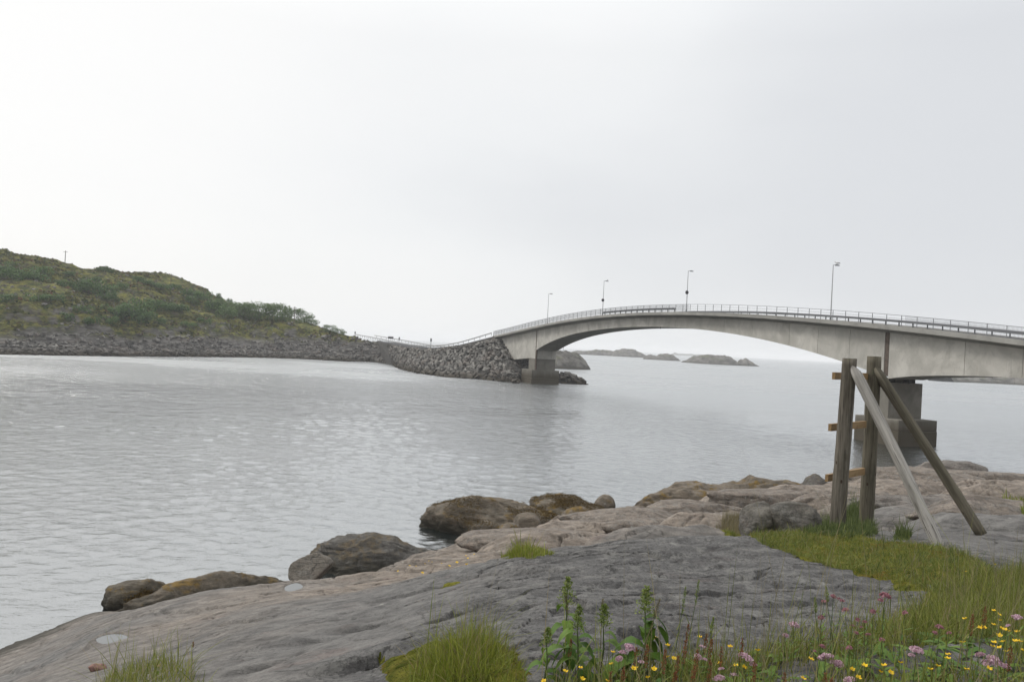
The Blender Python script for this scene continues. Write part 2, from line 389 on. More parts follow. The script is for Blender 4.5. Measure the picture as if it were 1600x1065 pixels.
c = m.mix(m.ramp(m.noise(P, 60, 4, .8), .52, .62), c, (.045, .045, .01)); m.col(c)
n1 = m.bump(m.noise(P, 14, 8, .8), .05, 1.0); m.bump(m.noise(P, 90, 4, .8), .01, 1.0, n1); M['moss'] = m.m

m = Mat('sea water', .07, .5); m.col((.016, .022, .023)); m.b.inputs['IOR'].default_value = 1.6
P = m.co(True, (1, 2.2, 1), (0, 0, math.radians(12)))
cd = m.n("ShaderNodeCameraData")
dist = m.n("ShaderNodeVectorMath", operation='LENGTH'); m.L(m.geo.outputs['Position'], dist.inputs[0])
gust = m.ramp(m.noise(m.co(True, (.35, 1, 1)), .02, 4, .6), .38, .62, .45, 1.0)
rgh = m.math('MULTIPLY', m.ramp(dist.outputs['Value'], 55.0, 260.0, .05, .36), m.ramp(gust, .45, 1.0, .75, 1.1)); m.put(m.b.inputs['Roughness'], rgh)
gust = m.math('MULTIPLY', gust, m.ramp(dist.outputs['Value'], 45.0, 260.0, 1.0, 3.4)); n1 = m.bump(m.math('MULTIPLY', m.noise(P, .9, 5, .62), gust), .12, .9); m.bump(m.math('MULTIPLY', m.noise(P, 3.2, 3, .55), gust), .03, .8, n1); far_ = m.ramp(dist.outputs['Value'], 45.0, 170.0, 0.0, 1.0); m.bump(m.math('MULTIPLY', m.noise(m.co(True, (1.0, 1.0, 1)), .33, 5, .68), far_), 1.1, 1.0, m.b.inputs['Normal'].links[0].from_socket); gl = m.n('ShaderNodeBsdfGlossy'); gl.inputs[0].default_value = (.86, .88, .89, 1); m.put(gl.inputs['Roughness'], rgh); m.L(m.b.inputs['Normal'].links[0].from_socket, gl.inputs['Normal']); ms_ = m.n('ShaderNodeMixShader'); ms_.inputs[0].default_value = .46; m.L(m.b.outputs[0], ms_.inputs[1]); m.L(gl.outputs[0], ms_.inputs[2]); m.L(ms_.outputs[0], m.t.nodes['Material Output'].inputs[0]); M['sea'] = m.m
m = Mat('pool water', .03, .5); m.col((.05, .052, .05)); m.b.inputs['IOR'].default_value = 1.333; gl = m.n('ShaderNodeBsdfGlossy'); gl.inputs[0].default_value = (.86, .88, .89, 1); gl.inputs['Roughness'].default_value = .05; ms_ = m.n('ShaderNodeMixShader'); ms_.inputs[0].default_value = .24; m.L(m.b.outputs[0], ms_.inputs[1]); m.L(gl.outputs[0], ms_.inputs[2]); m.L(ms_.outputs[0], m.t.nodes['Material Output'].inputs[0]); M['pool'] = m.m

# ------------------------------------------------------------------ near shore terrain
PT = [  # (px, py, distance) surveyed from the photo
 (0,1015,20.8),(60,993,21.9),(100,976,22.7),(150,957,23.8),(0,1065,14),(-150,1065,18.5),(60,1040,14.5),
 (150,1065,8.2),(150,1000,13.5),(150,970,19.5),(280,1065,6.8),(280,1000,10.5),(280,960,14.5),(300,928,19),
 (400,1065,5.8),(400,980,9.3),(400,935,13.5),(400,912,18.5),(460,908,20),(550,1065,5),(550,980,8),(550,925,12.5),(560,892,21),
 (700,1065,4.5),(700,960,6.9),(700,893,11.5),(700,868,19),(640,853,26),(720,836,28.5),(800,828,29.5),(590,872,24),
 (800,1065,4.2),(800,950,6.5),(800,868,11.5),(850,850,20),(900,852,12),(950,825,22),(950,815,31),(1000,800,36),(1070,790,39),
 (950,1065,4.1),(950,950,6.4),(1000,840,12.2),(1050,820,20.5),(1100,1065,4.0),(1100,950,6.6),(1100,880,9.6),(1100,835,12.5),(1150,800,20.5),(1150,777,38),
 (1210,830,12.9),(1250,1065,3.9),(1250,960,6.3),(1250,880,9.6),(1300,770,36),(1300,800,18),(1310,814,13.3),(1352,821,14.6),
 (1350,930,7.9),(1300,860,10.9),(1450,870,10.0),(1468,846,11.5),(1525,818,13.3),(1400,790,23),(1400,765,34),(1400,745,44),
 (1340,740,50),(1450,738,53),(1540,795,20),(1600,800,18),(1600,765,34),(1500,755,38),(1600,728,62),(1600,745,48),
 (1400,1065,3.8),(1600,1065,3.7),(1600,960,6.2),(1600,880,9.6),(1600,840,12.5),(1500,920,8.0)]
T = [tuple(at(*p)) for p in PT]
T += [(-8, -1, 5.6), (-14, 2, 2.5), (-18, 9, .3), (-24, 4, -3), (-20, -8, .2), (-10, -12, 5), (0, -12, 8.3), (0, 0, 7.4), (12, 0, 7.6), (10, -12, 8.8),
      (0, -40, 12), (-30, -30, 0.5), (-45, -20, -4), (-55, -60, -2), (30, -10, 9), (50, -20, 11), (40, 10, 8), (62, 12, 9.5), (40, 30, 5.2), (60, 35, 7), (75, 45, 5),
      (90, 20, 11), (90, 60, 4), (85, 78, 0.3), (65, 72, .5), (50, 66, .0), (40, 62, -.5), (20, 60, -2.5), (0, 56, -3), (-12, 46, -3.5), (-6, 40, -1.6), (-14, 36, -3), (-20, 34, -4), (-28, 26, -4.5),
      (-18.5, 24.5, -1.0), (-12, 26, -1.0), (-7, 27.5, -1), (-6, 31, -1.4), (-3.5, 34, -.6), (0, 36, .6), (4, 39, .8), (7, 47, -.6), (12, 48, .4), (18, 52, .2), (23, 57, -.4), (30, 57, .3), (3, 44, -1.2), (2, 37, .6),
      (60, 100, -5), (0, 100, -6), (120, 90, -3), (120, 0, 10), (60, -80, 12), (-90, 0, -6), (-50, 60, -6), (0, -120, 12), (120, -100, 12), (-100, -100, -3), (5, 15.6, 5.0), (0, 16, 4.6), (3.5, 16.5, 4.7), (0, 3, 7.22), (-3, 3, 6.9), (3, 3, 7.3)]
def _tr(X, Y):
    r = np.hypot(X, Y) + 1e-6; k = np.log1p(r / 3.0) / r
    return np.stack([X * k, Y * k], 1)
_tps = TPS(T, _tr, 2e-4)
GRV = []
POOL = []
DOME = []   # rounded whale-back humps of the bedrock: pixel of the top, distance, half axes, drop, turn, steepness
for px, py, Yd, a_, b_, hh, rt, pw in ((985, 800, 33, 4.2, 2.2, .8, 8, 3.2), (1085, 790, 36, 3.0, 1.6, .7, 14, 4), (905, 818, 27, 2.0, 1.0, .55, 0, 4), (1010, 815, 27, 2.6, 1.1, .5, 10, 4), (1200, 772, 37, 4.6, 1.8, .8, 12, 3.5),
        (1260, 757, 43, 3.2, 1.5, .7, 20, 4), (1440, 752, 36, 5.2, 2.4, 1.0, -6, 3), (1560, 742, 42, 6.5, 2.2, 1.0, 4, 3.5), (1355, 738, 50, 2.2, 1.4, .8, 0, 3), (1500, 733, 52, 4.0, 1.6, .8, 0, 3.5), (1590, 752, 33, 4.0, 1.6, .8, 10, 4),
        (1400, 779, 25, 2.8, 1.0, .5, 0, 4), (1330, 770, 29, 2.6, 1.1, .5, 14, 4), (1500, 778, 24, 3.2, 1.0, .5, -5, 4), (1470, 797, 17.5, 2.2, 1.1, .40, 5, 3), (1580, 800, 16.0, 2.0, 1.0, .35, 0, 3),
        (800, 834, 26, 3.0, 1.5, .8, 12, 2.6), (880, 833, 23, 2.2, .9, .4, 5, 3), (1130, 800, 22, 2.0, .9, .4, 10, 3.5), (1050, 826, 17, 1.8, .8, .3, 10, 3)):
    q = at(px, py, Yd); rt = math.radians(rt); DOME.append((q[0], q[1], q[2], math.cos(rt), math.sin(rt), a_, b_, hh, pw))
def strat_co(X, Y, a=22):
    a = math.radians(a); return X * math.cos(a) + Y * math.sin(a), -X * math.sin(a) + Y * math.cos(a)
def crust_at(X, Y):
    w = fbm(X * .55, Y * .55, 0, 4, 29); return np.clip(sstep(-1.9, .2, X + 1.8 * w) * sstep(13.5, 10.5, Y + 2 * w) + .35 * sstep(.1, .4, fbm(X * .9, Y * .9, 0, 4, 39)), 0, 1)
def near_z(X, Y, fine=True):
    X = np.asarray(X, float); Y = np.asarray(Y, float)
    z = _tps(X, Y); r = np.hypot(X, Y); far = sstep(12, 22, r) * sstep(-7, -2, X + .12 * (Y - 14)); s, t = strat_co(X, Y)
    z = z + fbm(X * .22, Y * .22, 0, 3, 11) * (.05 + .30 * far)
    z = z - .38 * far
    # blocky ledges: rounded treads with steep dark risers
    for stp, am, sd_ in ((.62, .75, 5), (.23, .55, 6)):
        w = fbm(s * .10 / stp ** .5, t * .22 / stp ** .5, 0, 3, sd_) * 1.7; q = z / stp + w; fr = q - np.floor(q)
        st = np.floor(q) + np.where(fr < .80, .35 * (fr / .80) ** 2, .35 + .65 * (fr - .80) / .20)
        z = z + ((st - w) * stp - z) * am * far
    for cx, cy, zt, ca, sa, a_, b_, hh, pw in DOME:
        dx, dy = X - cx, Y - cy; u = (dx * ca + dy * sa) / a_; v = (-dx * sa + dy * ca) / b_; q = np.sqrt(u * u + v * v) + .22 * fbm(X * .6 + cx, Y * .6, 0, 4, 19)
        d_ = zt - hh * np.clip(q, 0, 1.6) ** pw; z = np.where(d_ > z, z + (d_ - z) * sstep(1.35, 1.1, q), z)
    # long joints parallel to the strata
    q = t * .75 + fbm(s * .10, t * .3, 0, 3, 15) * 1.5; fr = q - np.floor(q)
    saw = np.where(fr < .88, fr / .88, (1 - fr) / .12)
    z = z + (saw - .5) * (.055 + .12 * far) * (.25 + .75 * sstep(-.2, .4, vnoise(s * .2, t * .4, 0, 33)))
    z = z + (ridged(s * .5, t * 1.4, 0, 4, 21) - .2) * (.024 + .10 * far)
    z = z - np.abs(vnoise(s * .35, t * .8, 0, 44)) * .16 * far
    for x0, y0, x1, y1, dp, st in GRV:
        dx, dy = x1 - x0, y1 - y0; L = math.hypot(dx, dy); al = ((X - x0) * dx + (Y - y0) * dy) / L; ac = ((X - x0) * -dy + (Y - y0) * dx) / L + .05 * fbm(X * 2, Y * 2, 0, 3, 88)
        m_ = sstep(-.1, .35, al) * sstep(L + .1, L - .35, al); z = z - 1.6 * dp * m_ * np.exp(-(ac / .045) ** 2) - st * m_ * sstep(.0, -.05, ac) * sstep(-.8, -.1, ac)
    if fine:
        cr_ = crust_at(X, Y); z = z + fbm(s * 1.8, t * 4.0, 0, 5, 51, .55) * (.030 + .022 * cr_) + fbm(X * 11, Y * 11, 0, 4, 61, .6) * (.004 + .009 * cr_)
        for cx, cy, pa, pb_, z0 in POOL:
            q = np.hypot((X - cx) / pa, (Y - cy) / pb_) * (1 + .12 * vnoise(X * 4, Y * 4, 0, 95)); tg = z0 - .035 + .055 * sstep(.8, 1.12, q); z = tg + (z - tg) * sstep(1.1, 2.0, q)
        cr = np.abs(fbm(s * .45, t * 1.3, 0, 3, 71)); z = z - (.08 + .18 * far) * (1 - sstep(0, .025, cr)) * sstep(-.1, .2, vnoise(X * .3, Y * .3, 0, 72))
        cr = np.abs(fbm(s * 1.1, t * 2.4, 0, 3, 73)); z = z - (.04 + .10 * far) * (1 - sstep(0, .04, cr)) * sstep(0, .3, vnoise(X * .5, Y * .5, 0, 74))
    return z
def gz(x, y): return float(near_z(np.array([x]), np.array([y]))[0])
def hit(px, py, zfun=near_z, r0_=2.6, r1_=90):
    d = ray(px, py); h = math.hypot(d[0], d[1]); rr = np.geomspace(r0_, r1_, 1600); k = rr / h
    X, Y, Z = d[0] * k, d[1] * k, CAMZ + d[2] * k; g = zfun(X, Y); i = np.argmax(Z < g)
    if not (Z < g).any(): i = len(rr) - 1
    return np.array((X[i], Y[i], g[i]))
_g = [((470,1052),(645,1010),.10,.10),((500,985),(640,960),.05,.03),((300,985),(430,965),.04,.02),((560,945),(720,905),.05,.03),((700,905),(900,893),.04,.03),((1120,905),(1280,900),.03,.01),((0,1050),(90,1030),.05,.03),((430,1010),(560,985),.03,.02),((200,965),(420,935),.05,.03),((880,960),(1060,930),.04,.02),((1150,950),(1330,930),.04,.02),((620,890),(820,868),.06,.03),((330,1060),(470,1020),.05,.03),((1000,870),(1180,862),.04,.02)]
GRV = [(hit(*a)[0], hit(*a)[1], hit(*b)[0], hit(*b)[1], d_, s_) for a, b, d_, s_ in _g]
for px, py, pa, pb_ in ((176, 999, .25, .22), (459, 917, .17, .30)):
    q = hit(px, py); POOL.append((q[0], q[1], pa, pb_, q[2]))
def polar_grid(ths, rs, mat, name, zf):
    TH, R = np.meshgrid(ths, rs); X, Y = R * np.sin(TH), R * np.cos(TH); Z = zf(X, Y)
    n, mth = TH.shape; idx = np.arange(n * mth).reshape(n, mth)
    a, b, c, d = idx[:-1, :-1], idx[:-1, 1:], idx[1:, 1:], idx[1:, :-1]
    Q = np.stack([a, b, c, d], -1).reshape(-1, 4)
    return fastmesh(name, np.stack([X, Y, Z], -1).reshape(-1, 3), Q[:, ::-1], mat), X, Y, Z
ths = np.concatenate([np.linspace(-math.pi, -.67, 60)[:-1], np.linspace(-.67, .67, 720), np.linspace(.67, math.pi, 60)[1:]])
me, X, Y, Z = polar_grid(ths, np.concatenate([[.02, .6, 1.2, 1.8], np.geomspace(2.3, 6, 130)[:-1], np.geomspace(6, 62, 880), np.linspace(64, 150, 30)]), M['bedrock'], 'shore_rock', near_z)
r_ = np.hypot(X, Y)
tint = sstep(5.6, 4.2, Z + 1.3 * fbm(X * .35, Y * .35, 0, 5, 3, .6)) * sstep(-7.5, -3.0, X + fbm(X * .3, Y * .3, 0, 2, 8) * 2 - .12 * (Y - 14)) * .95
tint = np.maximum(tint, .5 * sstep(-1, .5, -Z + 1))
attr(me, 'tint', np.maximum(tint, .30 * sstep(-1.0, -4.5, X + fbm(X * .4, Y * .4, 0, 4, 9) * 2.5) * sstep(-.2, .3, fbm(X * .35, Y * .35, 0, 4, 10))))
attr(me, 'crust', crust_at(X, Y))
o = ob('shore_rock', me); tag(o, kind='structure')

# ------------------------------------------------------------------ the sea
def waves(X, Y, cell):
    z = 0; r2 = np.random.default_rng(3); patch = .55 + .45 * fbm(X * .03, Y * .06, 0, 3, 91) * 1.6
    patch = np.clip(patch, .15, 1.3)
    for i in range(64):
        lam = .22 * (2.2 / .22) ** (i / 63.0) * r2.uniform(.9, 1.1); th = r2.normal(math.radians(-97), .72); k = 2 * math.pi / lam
        slope = .031 * (lam / .5) ** -.45
        a = slope / k * sstep(1.8, 4.0, lam / cell)
        z = z + a * np.sin(k * (X * math.cos(th) + Y * math.sin(th)) + r2.uniform(0, 6.28) + 1.2 * vnoise(X * .15 / lam, Y * .15 / lam, 0.0, 7 + i))
    return z * patch
thw = np.concatenate([np.linspace(-math.pi, -.70, 50)[:-1], np.linspace(-.70, .70, 560), np.linspace(.70, math.pi, 50)[1:]])
rsw = np.concatenate([[3, 8, 14], np.geomspace(18, 260, 640), np.geomspace(266, 9000, 70)])
def seaz(X, Y):
    R = np.hypot(X, Y); cell = np.maximum(R * .0042, .02); fade = 1 - .75 * sstep(60, 240, R)
    z = np.zeros_like(R); front = (R > 17.5) & (R < 265) & (np.abs(np.arctan2(X, Y)) < .705)
    z[front] = waves(X[front], Y[front], cell[front]); return z * fade
me, X, Y, Z = polar_grid(thw, rsw, M['sea'], 'sea', seaz)
o = ob('sea', me); tag(o, kind='structure')
bd = mesh('seabed', [(-9200, -9200, -12), (9200, -9200, -12), (9200, 9200, -12), (-9200, 9200, -12)], [(0, 1, 2, 3)], M['fill'])

# ------------------------------------------------------------------ headland across the water
HP = [(0,522,203),(100,524,213),(200,525,232),(300,527,252),(400,529,280),(470,530,288),(540,540,286),(590,547,286),
 (0,500,208),(0,462,218),(0,440,238),(0,420,262),(0,399,300),(40,397,300),(75,490,216),(75,452,230),(75,430,255),(75,402,300),(92,411,302),
 (155,500,228),(155,470,245),(155,445,268),(155,419,305),(215,500,240),(215,470,258),(215,445,285),(215,428,315),
 (290,505,255),(290,480,272),(290,455,300),(290,439,325),(320,456,325),(350,510,272),(350,492,290),(350,472,325),(380,484,325),
 (420,514,283),(420,502,296),(420,492,330),(460,512,290),(460,504,298),(460,497,330),(500,520,290),(500,511,308),(540,531,288),(540,523,302),
 (570,536,288),(570,529,300),(600,543,284),(600,534,292),(615,550,272),(618,539,280)]
HT = [tuple(at(*p)) for p in HP]
wl = [(0,553.5),(50,554.5),(100,555.5),(150,556),(200,556.5),(250,557),(300,557.5),(350,558),(400,558.5),(470,560.5),(540,564.5),(590,566),(612,569)]
for p in wl:
    q = atz(*p); HT.append((q[0], q[1], 0)); n = 6; HT.append((q[0] * .965, q[1] * .965 , -2.0)); HT.append((q[0] * .9, q[1] * .9, -5))
for (px, py, Yd) in ((0,399,300),(75,402,300),(155,419,305),(215,428,315),(290,439,325),(350,472,325),(420,492,330),(460,497,330),(500,511,308),(540,523,302),(570,529,300),(600,534,292)):
    q = at(px, py, Yd); HT.append((q[0] * 1.12, q[1] * 1.12, q[2] - max(3, (q[2] - 4) * .35))); HT.append((q[0] * 1.5, q[1] * 1.5, -3))
HT += [(-210, 190, -.5), (-210, 205, 6), (-230, 260, 26), (-300, 230, 20), (-280, 180, 0), (-330, 160, -3), (-240, 150, -5), (-350, 300, 18), (-300, 420, 0), (-20, 262, -3), (-10, 290, -4), (-15, 330, -4), (-30, 310, 1.5), (-40, 285, 6)]
_htps = TPS(np.array(HT) * np.array((.01, .01, 1)), lambda x, y: np.stack([x, y], 1), 1e-5)
def hill_z(X, Y, fine=True):
    X = np.asarray(X, float); Y = np.asarray(Y, float)
    z = _htps(X * .01, Y * .01); land = sstep(.3, 5, z)
    z = z + fbm(X * .05, Y * .05, 0, 4, 111) * 2.2 * land
    w = fbm(X * .045, Y * .045, 0, 3, 131) * 2.2; q = z / 4.2 + w; fr = q - np.floor(q)
    st = np.floor(q) + sstep(.45, 1, fr)
    z2 = (st - w) * 4.2
    z = z + (z2 - z) * .62 * land
    z = z + (ridged(X * .09, Y * .16, z * .1, 5, 121) - .25) * (.55 + 0 * land) + fbm(X * .5, Y * .5, z * .2, 3, 141) * .35
    return z
gx = np.linspace(-340, 0, 480); gy = np.concatenate([np.linspace(165, 345, 330), np.linspace(347, 470, 40)])
# oblique rows follow the shore so that near ground is fine
XX, YY = np.meshgrid(gx, gy); ZZ = hill_z(XX, YY); ZZ = np.maximum(ZZ, -6)
n1_, n2_ = XX.shape; idx = np.arange(n1_ * n2_).reshape(n1_, n2_)
Q = np.stack([idx[:-1, :-1], idx[:-1, 1:], idx[1:, 1:], idx[1:, :-1]], -1).reshape(-1, 4)
keep = ZZ.ravel()[Q].max(1) > -4; me = fastmesh('headland', np.stack([XX, YY, ZZ], -1).reshape(-1, 3), Q[keep], M['hill'])
gy_, gx_ = np.gradient(ZZ, gy, gx); sl = np.hypot(gx_, gy_)
rk = sstep(1.0, 1.55, sl + .35 * fbm(XX * .08, YY * .08, 0, 3, 151)) * .95
rk = rk * sstep(-.25, .25, fbm(XX * .3, YY * .3, 0, 4, 155)); rk = np.maximum(rk, sstep(6.6, 4.2, ZZ + 1.8 * fbm(XX * .07, YY * .07, 0, 3, 161) - 2.5 * sstep(-110, -50, XX)))
attr(me, 'rock', np.clip(rk, 0, 1)); head = ob('headland', me); tag(head, kind='structure')

# ------------------------------------------------------------------ stones (shared meshes)
def hull(name, seed, n=13, sc=(1, .7, .5), mat=None):
    r = random.Random(seed); bm = bmesh.new()
    for i in range(n):
        v = Vector((r.gauss(0, 1), r.gauss(0, 1), r.gauss(0, 1))).normalized() * r.uniform(.8, 1.05)
        v = Vector(math.copysign(abs(c) ** .75, c) for c in v)
        bm.verts.new((v.x * sc[0] / 2, v.y * sc[1] / 2, v.z * sc[2] / 2))
    res = bmesh.ops.convex_hull(bm, input=bm.verts); bmesh.ops.delete(bm, geom=[g for g in res['geom_interior'] if isinstance(g, bmesh.types.BMVert)], context='VERTS')
    me = bpy.data.meshes.new(name); bm.to_mesh(me); bm.free()
    if mat: me.materials.append(mat)
    return me
STONE = [hull('stone', 100 + i, 12 + i % 4, (1, .55 + .3 * random.random(), .45 + .3 * random.random()), M['stone']) for i in range(10)]
def joined_stones(name, items, parent=None):
    V, F = [], []; n = 0
    base = [(np.array([v.co[:] for v in m.vertices]), [tuple(p.vertices) for p in m.polygons]) for m in STONE]
    for k, loc, R, s in items:
        v, f = base[k]; v = (v * s) @ np.array(R.to_matrix()).T + np.array(loc); V.append(v); F += [tuple(i + n for i in ff) for ff in f]; n += len(v)
    me = mesh(name, np.concatenate(V), F, M['stones']); o = ob(name, me, parent); o['kind'] = 'stuff'; return o
from mathutils import Euler

# ------------------------------------------------------------------ causeway
top = [(770,525.5,204.5),(745,532,207),(719,538.5,210),(695,542,214),(673,543.5,220),(655,543,229),(641,542,239),(628,540,251),(619,538.5,262),(606,536,276),(590,533,292)]
bot = [(806,599.5),(772,596),(740,593),(719,592),(695,590),(673,587),(655,584),(640,581),(628,577.5),(619,573),(600,568.5)]
TN = np.array([at(*p) for p in top]); BN = np.array([atz(*p, -.2) for p in bot])
def resamp(P, n):
    d = np.r_[0, np.cumsum(np.linalg.norm(np.diff(P, axis=0), axis=1))]; q = np.linspace(0, 1, n) * d[-1]
    return np.stack([np.interp(q, d, P[:, i]) for i in range(3)], 1)
# bridge frame
dvp = ray(330, 514.0); dd = np.array((dvp[0], dvp[1])); dd /= np.linalg.norm(dd)         # along the bridge, away from us
nn = np.array((dd[1], -dd[0])); nn = nn if nn[0] > 0 else -nn                              # across, to the far side
PB = 70.0
def bp(t, w, z): return Vector((nn[0] * (PB + w) + dd[0] * t, nn[1] * (PB + w) + dd[1] * t, z))
def fas(px, py, w=0.0):
    d = ray(px, py); k = (PB + w) / (d[0] * nn[0] + d[1] * nn[1]); p = CAM + d * k
    return p[0] * dd[0] + p[1] * dd[1], p[2]

# rings: foot near, crest near, crest far, foot far; wrapped round the abutment nose
SL = []
TNr = TN; nT = len(TN)
rings = []
tEnd, _z = fas(770, 524.3)
for i in range(nT):
    a = TN[max(i - 1, 0)]; b = TN[min(i + 1, nT - 1)]; tg = (b - a)[:2]; tg /= np.linalg.norm(tg); nrm = np.array((tg[1], -tg[0]))
    if nrm @ TN[i][:2] < 0: nrm = -nrm
    far = TN[i].copy(); far[:2] += nrm * 8.6; ft = far.copy(); ft[:2] += nrm * (far[2] * 1.3 + 2); ft[2] = -1.5
    f2 = BN[i].copy(); f2 = f2 + (f2 - TN[i]) * .15; f2[2] = -2.0
    rings.append([f2, BN[i], TN[i] - (0, 0, .15), far - (0, 0, .15), ft])
mb = MB()
R_ = [[Vector(p) for p in r] for r in rings]
mb.loft(R_, closed=True, cap=True)
# nose under the end span
t0b, z0b = fas(792, 562.6, 1.4); 
nose_top = [bp(tEnd - 1, -.2, 10.9), bp(tEnd - 1, 8.4, 10.9)]
nose_bot = [Vector(BN[0]), bp(tEnd - 18, 1.5, -.6), bp(tEnd - 18, 7, -.6), bp(tEnd - 12, 16, -.6)]
back = bp(tEnd + 8, 4, 10.5)
mb.add([nose_top[0], nose_bot[0], nose_bot[1], nose_bot[2], nose_bot[3], nose_top[1], bp(tEnd + 6, 16, -1), bp(tEnd + 8, 9, 11)],
       [(0, 1, 2), (0, 2, 3), (0, 3, 5), (5, 3, 4), (5, 4, 7), (4, 6, 7)])
cw = empty('causeway', tuple(TN[2][:2]) + (0,)); cw['label'] = 'grey rubble causeway embankment carrying the road down from the bridge end'; cw['category'] = 'causeway'
core = mb.me('embankment_core', M['fill'])
co_ = ob('embankment_core', core, cw); co_.matrix_parent_inverse = Matrix.Translation(-cw.location); 
items = []
def face_stones(quadA, quadB, n, smin=1.3, smax=2.7, seed=1):
    r = random.Random(seed); out = []; pts = []
    A = resamp(np.array(quadA), 80); B = resamp(np.array(quadB), 80)
    tries = 0
    while len(out) < n and tries < n * 40:
        tries += 1
        u = r.random() * 78.99; v = .07 + .93 * r.random() ** .9; i = int(u); fu = u - i
        a = A[i] * (1 - fu) + A[i + 1] * fu; b = B[i] * (1 - fu) + B[i + 1] * fu; p = a * (1 - v) + b * v
        s = r.uniform(smin, smax) * (.75 + .45 * v)
        ok = True
        for q, s2 in pts:
            if abs(q[0] - p[0]) < 2 and np.linalg.norm(q - p) < (s + s2) * .27: ok = False; break
        if not ok: continue
        pts.append((p, s)); al = A[i + 1] - A[i]; dn = b - a
        X_ = Vector(al).normalized(); D_ = Vector(dn).normalized(); N_ = X_.cross(D_).normalized()
        if N_.z < 0: N_ = -N_
        ang = math.radians(r.gauss(-38, 24)); ax = (X_ * math.cos(ang) + N_.cross(X_) * math.sin(ang)).normalized()
        R = Matrix((ax, N_.cross(ax).normalized(), N_)).transposed().to_quaternion() @ Euler((r.gauss(0, .3), r.gauss(0, .3), 0)).to_quaternion()
        out.append((r.randrange(len(STONE)), Vector(p) + N_ * s * r.uniform(.02, .2), R, s))
    return out
stones = face_stones(TN[:10], BN[:10], 1050, seed=3)
nz1 = face_stones([nose_top[0], nose_top[1]], [nose_bot[0], nose_bot[1]], 150, seed=5) + face_stones([nose_top[0], nose_top[1]], [nose_bot[1], nose_bot[2]], 150, 1.2, 2.2, 6) \
    + face_stones([nose_top[1], back], [nose_bot[2], nose_bot[3]], 110, 1.2, 2.2, 8)
allst = stones + nz1
# wedge between crest start and nose
allst.sort(key=lambda it: -it[3] / it[1].length)
def place_stones(lst, parent, name='stone'):
    inv = Matrix.Translation(-parent.location)
    for k, loc, R, s in lst:
        o = bpy.data.objects.new(name, STONE[k]); o.rotation_mode = 'QUATERNION'; o.location = loc - parent.location; o.rotation_quaternion = R; o.scale = (s, s, s); link(o, parent)
place_stones(allst[:285], cw)
jo = joined_stones('loose_stones', allst[285:], cw); jo.location = -cw.location
# road on the crest
mb = MB(); mb.loft([[Vector(r[2]) + Vector((0, 0, .02)), Vector(r[3]) + Vector((0, 0, .02)), Vector(r[3]) + Vector((0, 0, .12)), Vector(r[2]) + Vector((0, 0, .12))] for r in rings])
rd = mb.build('road', M['asphalt']); tag(rd, kind='structure')

# rubble spit right of the pier
def spit(cpx, cpy, Yc, a, b, h, n, seed, parent_label, cat='rubble'):
    c = at(cpx, cpy, Yc); r = random.Random(seed); e_ = empty('rubble_spit', (c[0], c[1], 0)); e_['label'] = parent_label; e_['category'] = cat
    its = []
    for i in range(n):
        u = r.random() ** .6; th = r.uniform(0, 2 * math.pi); x, y = u * a * math.cos(th), u * b * math.sin(th); z = h * (1 - u * u) * (1 - .35 * x / a) - .3
        its.append((r.randrange(10), Vector((c[0] + x, c[1] + y, z)), Euler((r.uniform(-.5, .5), r.uniform(-.5, .5), r.uniform(0, 6))).to_quaternion(), r.uniform(1.1, 2.0)))
    V = [(0, 0, h * .72)] + [(a * q * math.cos(k * .3927), b * q * math.sin(k * .3927), h * (1 - q * q) * .8 - .5) for q in (.4, .7, 1.0) for k in range(16)]
    F = [(0, 1 + k, 1 + (k + 1) % 16) for k in range(16)] + [(1 + 16 * j + k, 17 + 16 * j + k, 17 + 16 * j + (k + 1) % 16, 1 + 16 * j + (k + 1) % 16) for j in range(2) for k in range(16)]
    ob('rubble_core', mesh('rubble_core', V, F, M['fill']), e_)
    its.sort(key=lambda t: t[1].y); place_stones(its[:12], e_, 'stone'); j = joined_stones('loose_stones', its[12:], e_); j.location = -e_.location
spit(889, 592, 193, 5.2, 4, 2.6, 90, 11, 'low dark heap of rubble at the water right of the left pier')

# boulders along the headland's foot
its = []
r = random.Random(23)
WL = np.array([atz(p[0], p[1], 0) for p in wl + [(-60, 553)]]); WL = WL[np.argsort(WL[:, 0])]
for i in range(2300):
    x = r.uniform(WL[0, 0], WL[-1, 0]); yb = np.interp(x, WL[:, 0], WL[:, 1]); y = yb + r.uniform(-1.5, 24) * r.random() ** .4
    its.append((x, y))
P_ = np.array(its); zz = hill_z(P_[:, 0], P_[:, 1]); hb = []
for (x, y), z in zip(its, zz):
    if z > 8.5 or z < -1: continue
    s = r.uniform(.8, 2.0) * (1.5 if r.random() < .08 else 1)
    hb.append((r.randrange(10), Vector((x, y, z + s * .12)), Euler((r.uniform(-.3, .3), r.uniform(-.3, .3), r.uniform(0, 6))).to_quaternion(), s))
hb.sort(key=lambda it: -it[3] / it[1].length)
big = hb[:110]
for k, loc, R, s in big:
    o = bpy.data.objects.new('boulder', STONE[k]); o.rotation_mode = 'QUATERNION'; o.location = loc; o.rotation_quaternion = R; o.scale = (s, s, s); link(o, head)
joined_stones('shingle_stones', hb[110:], head)

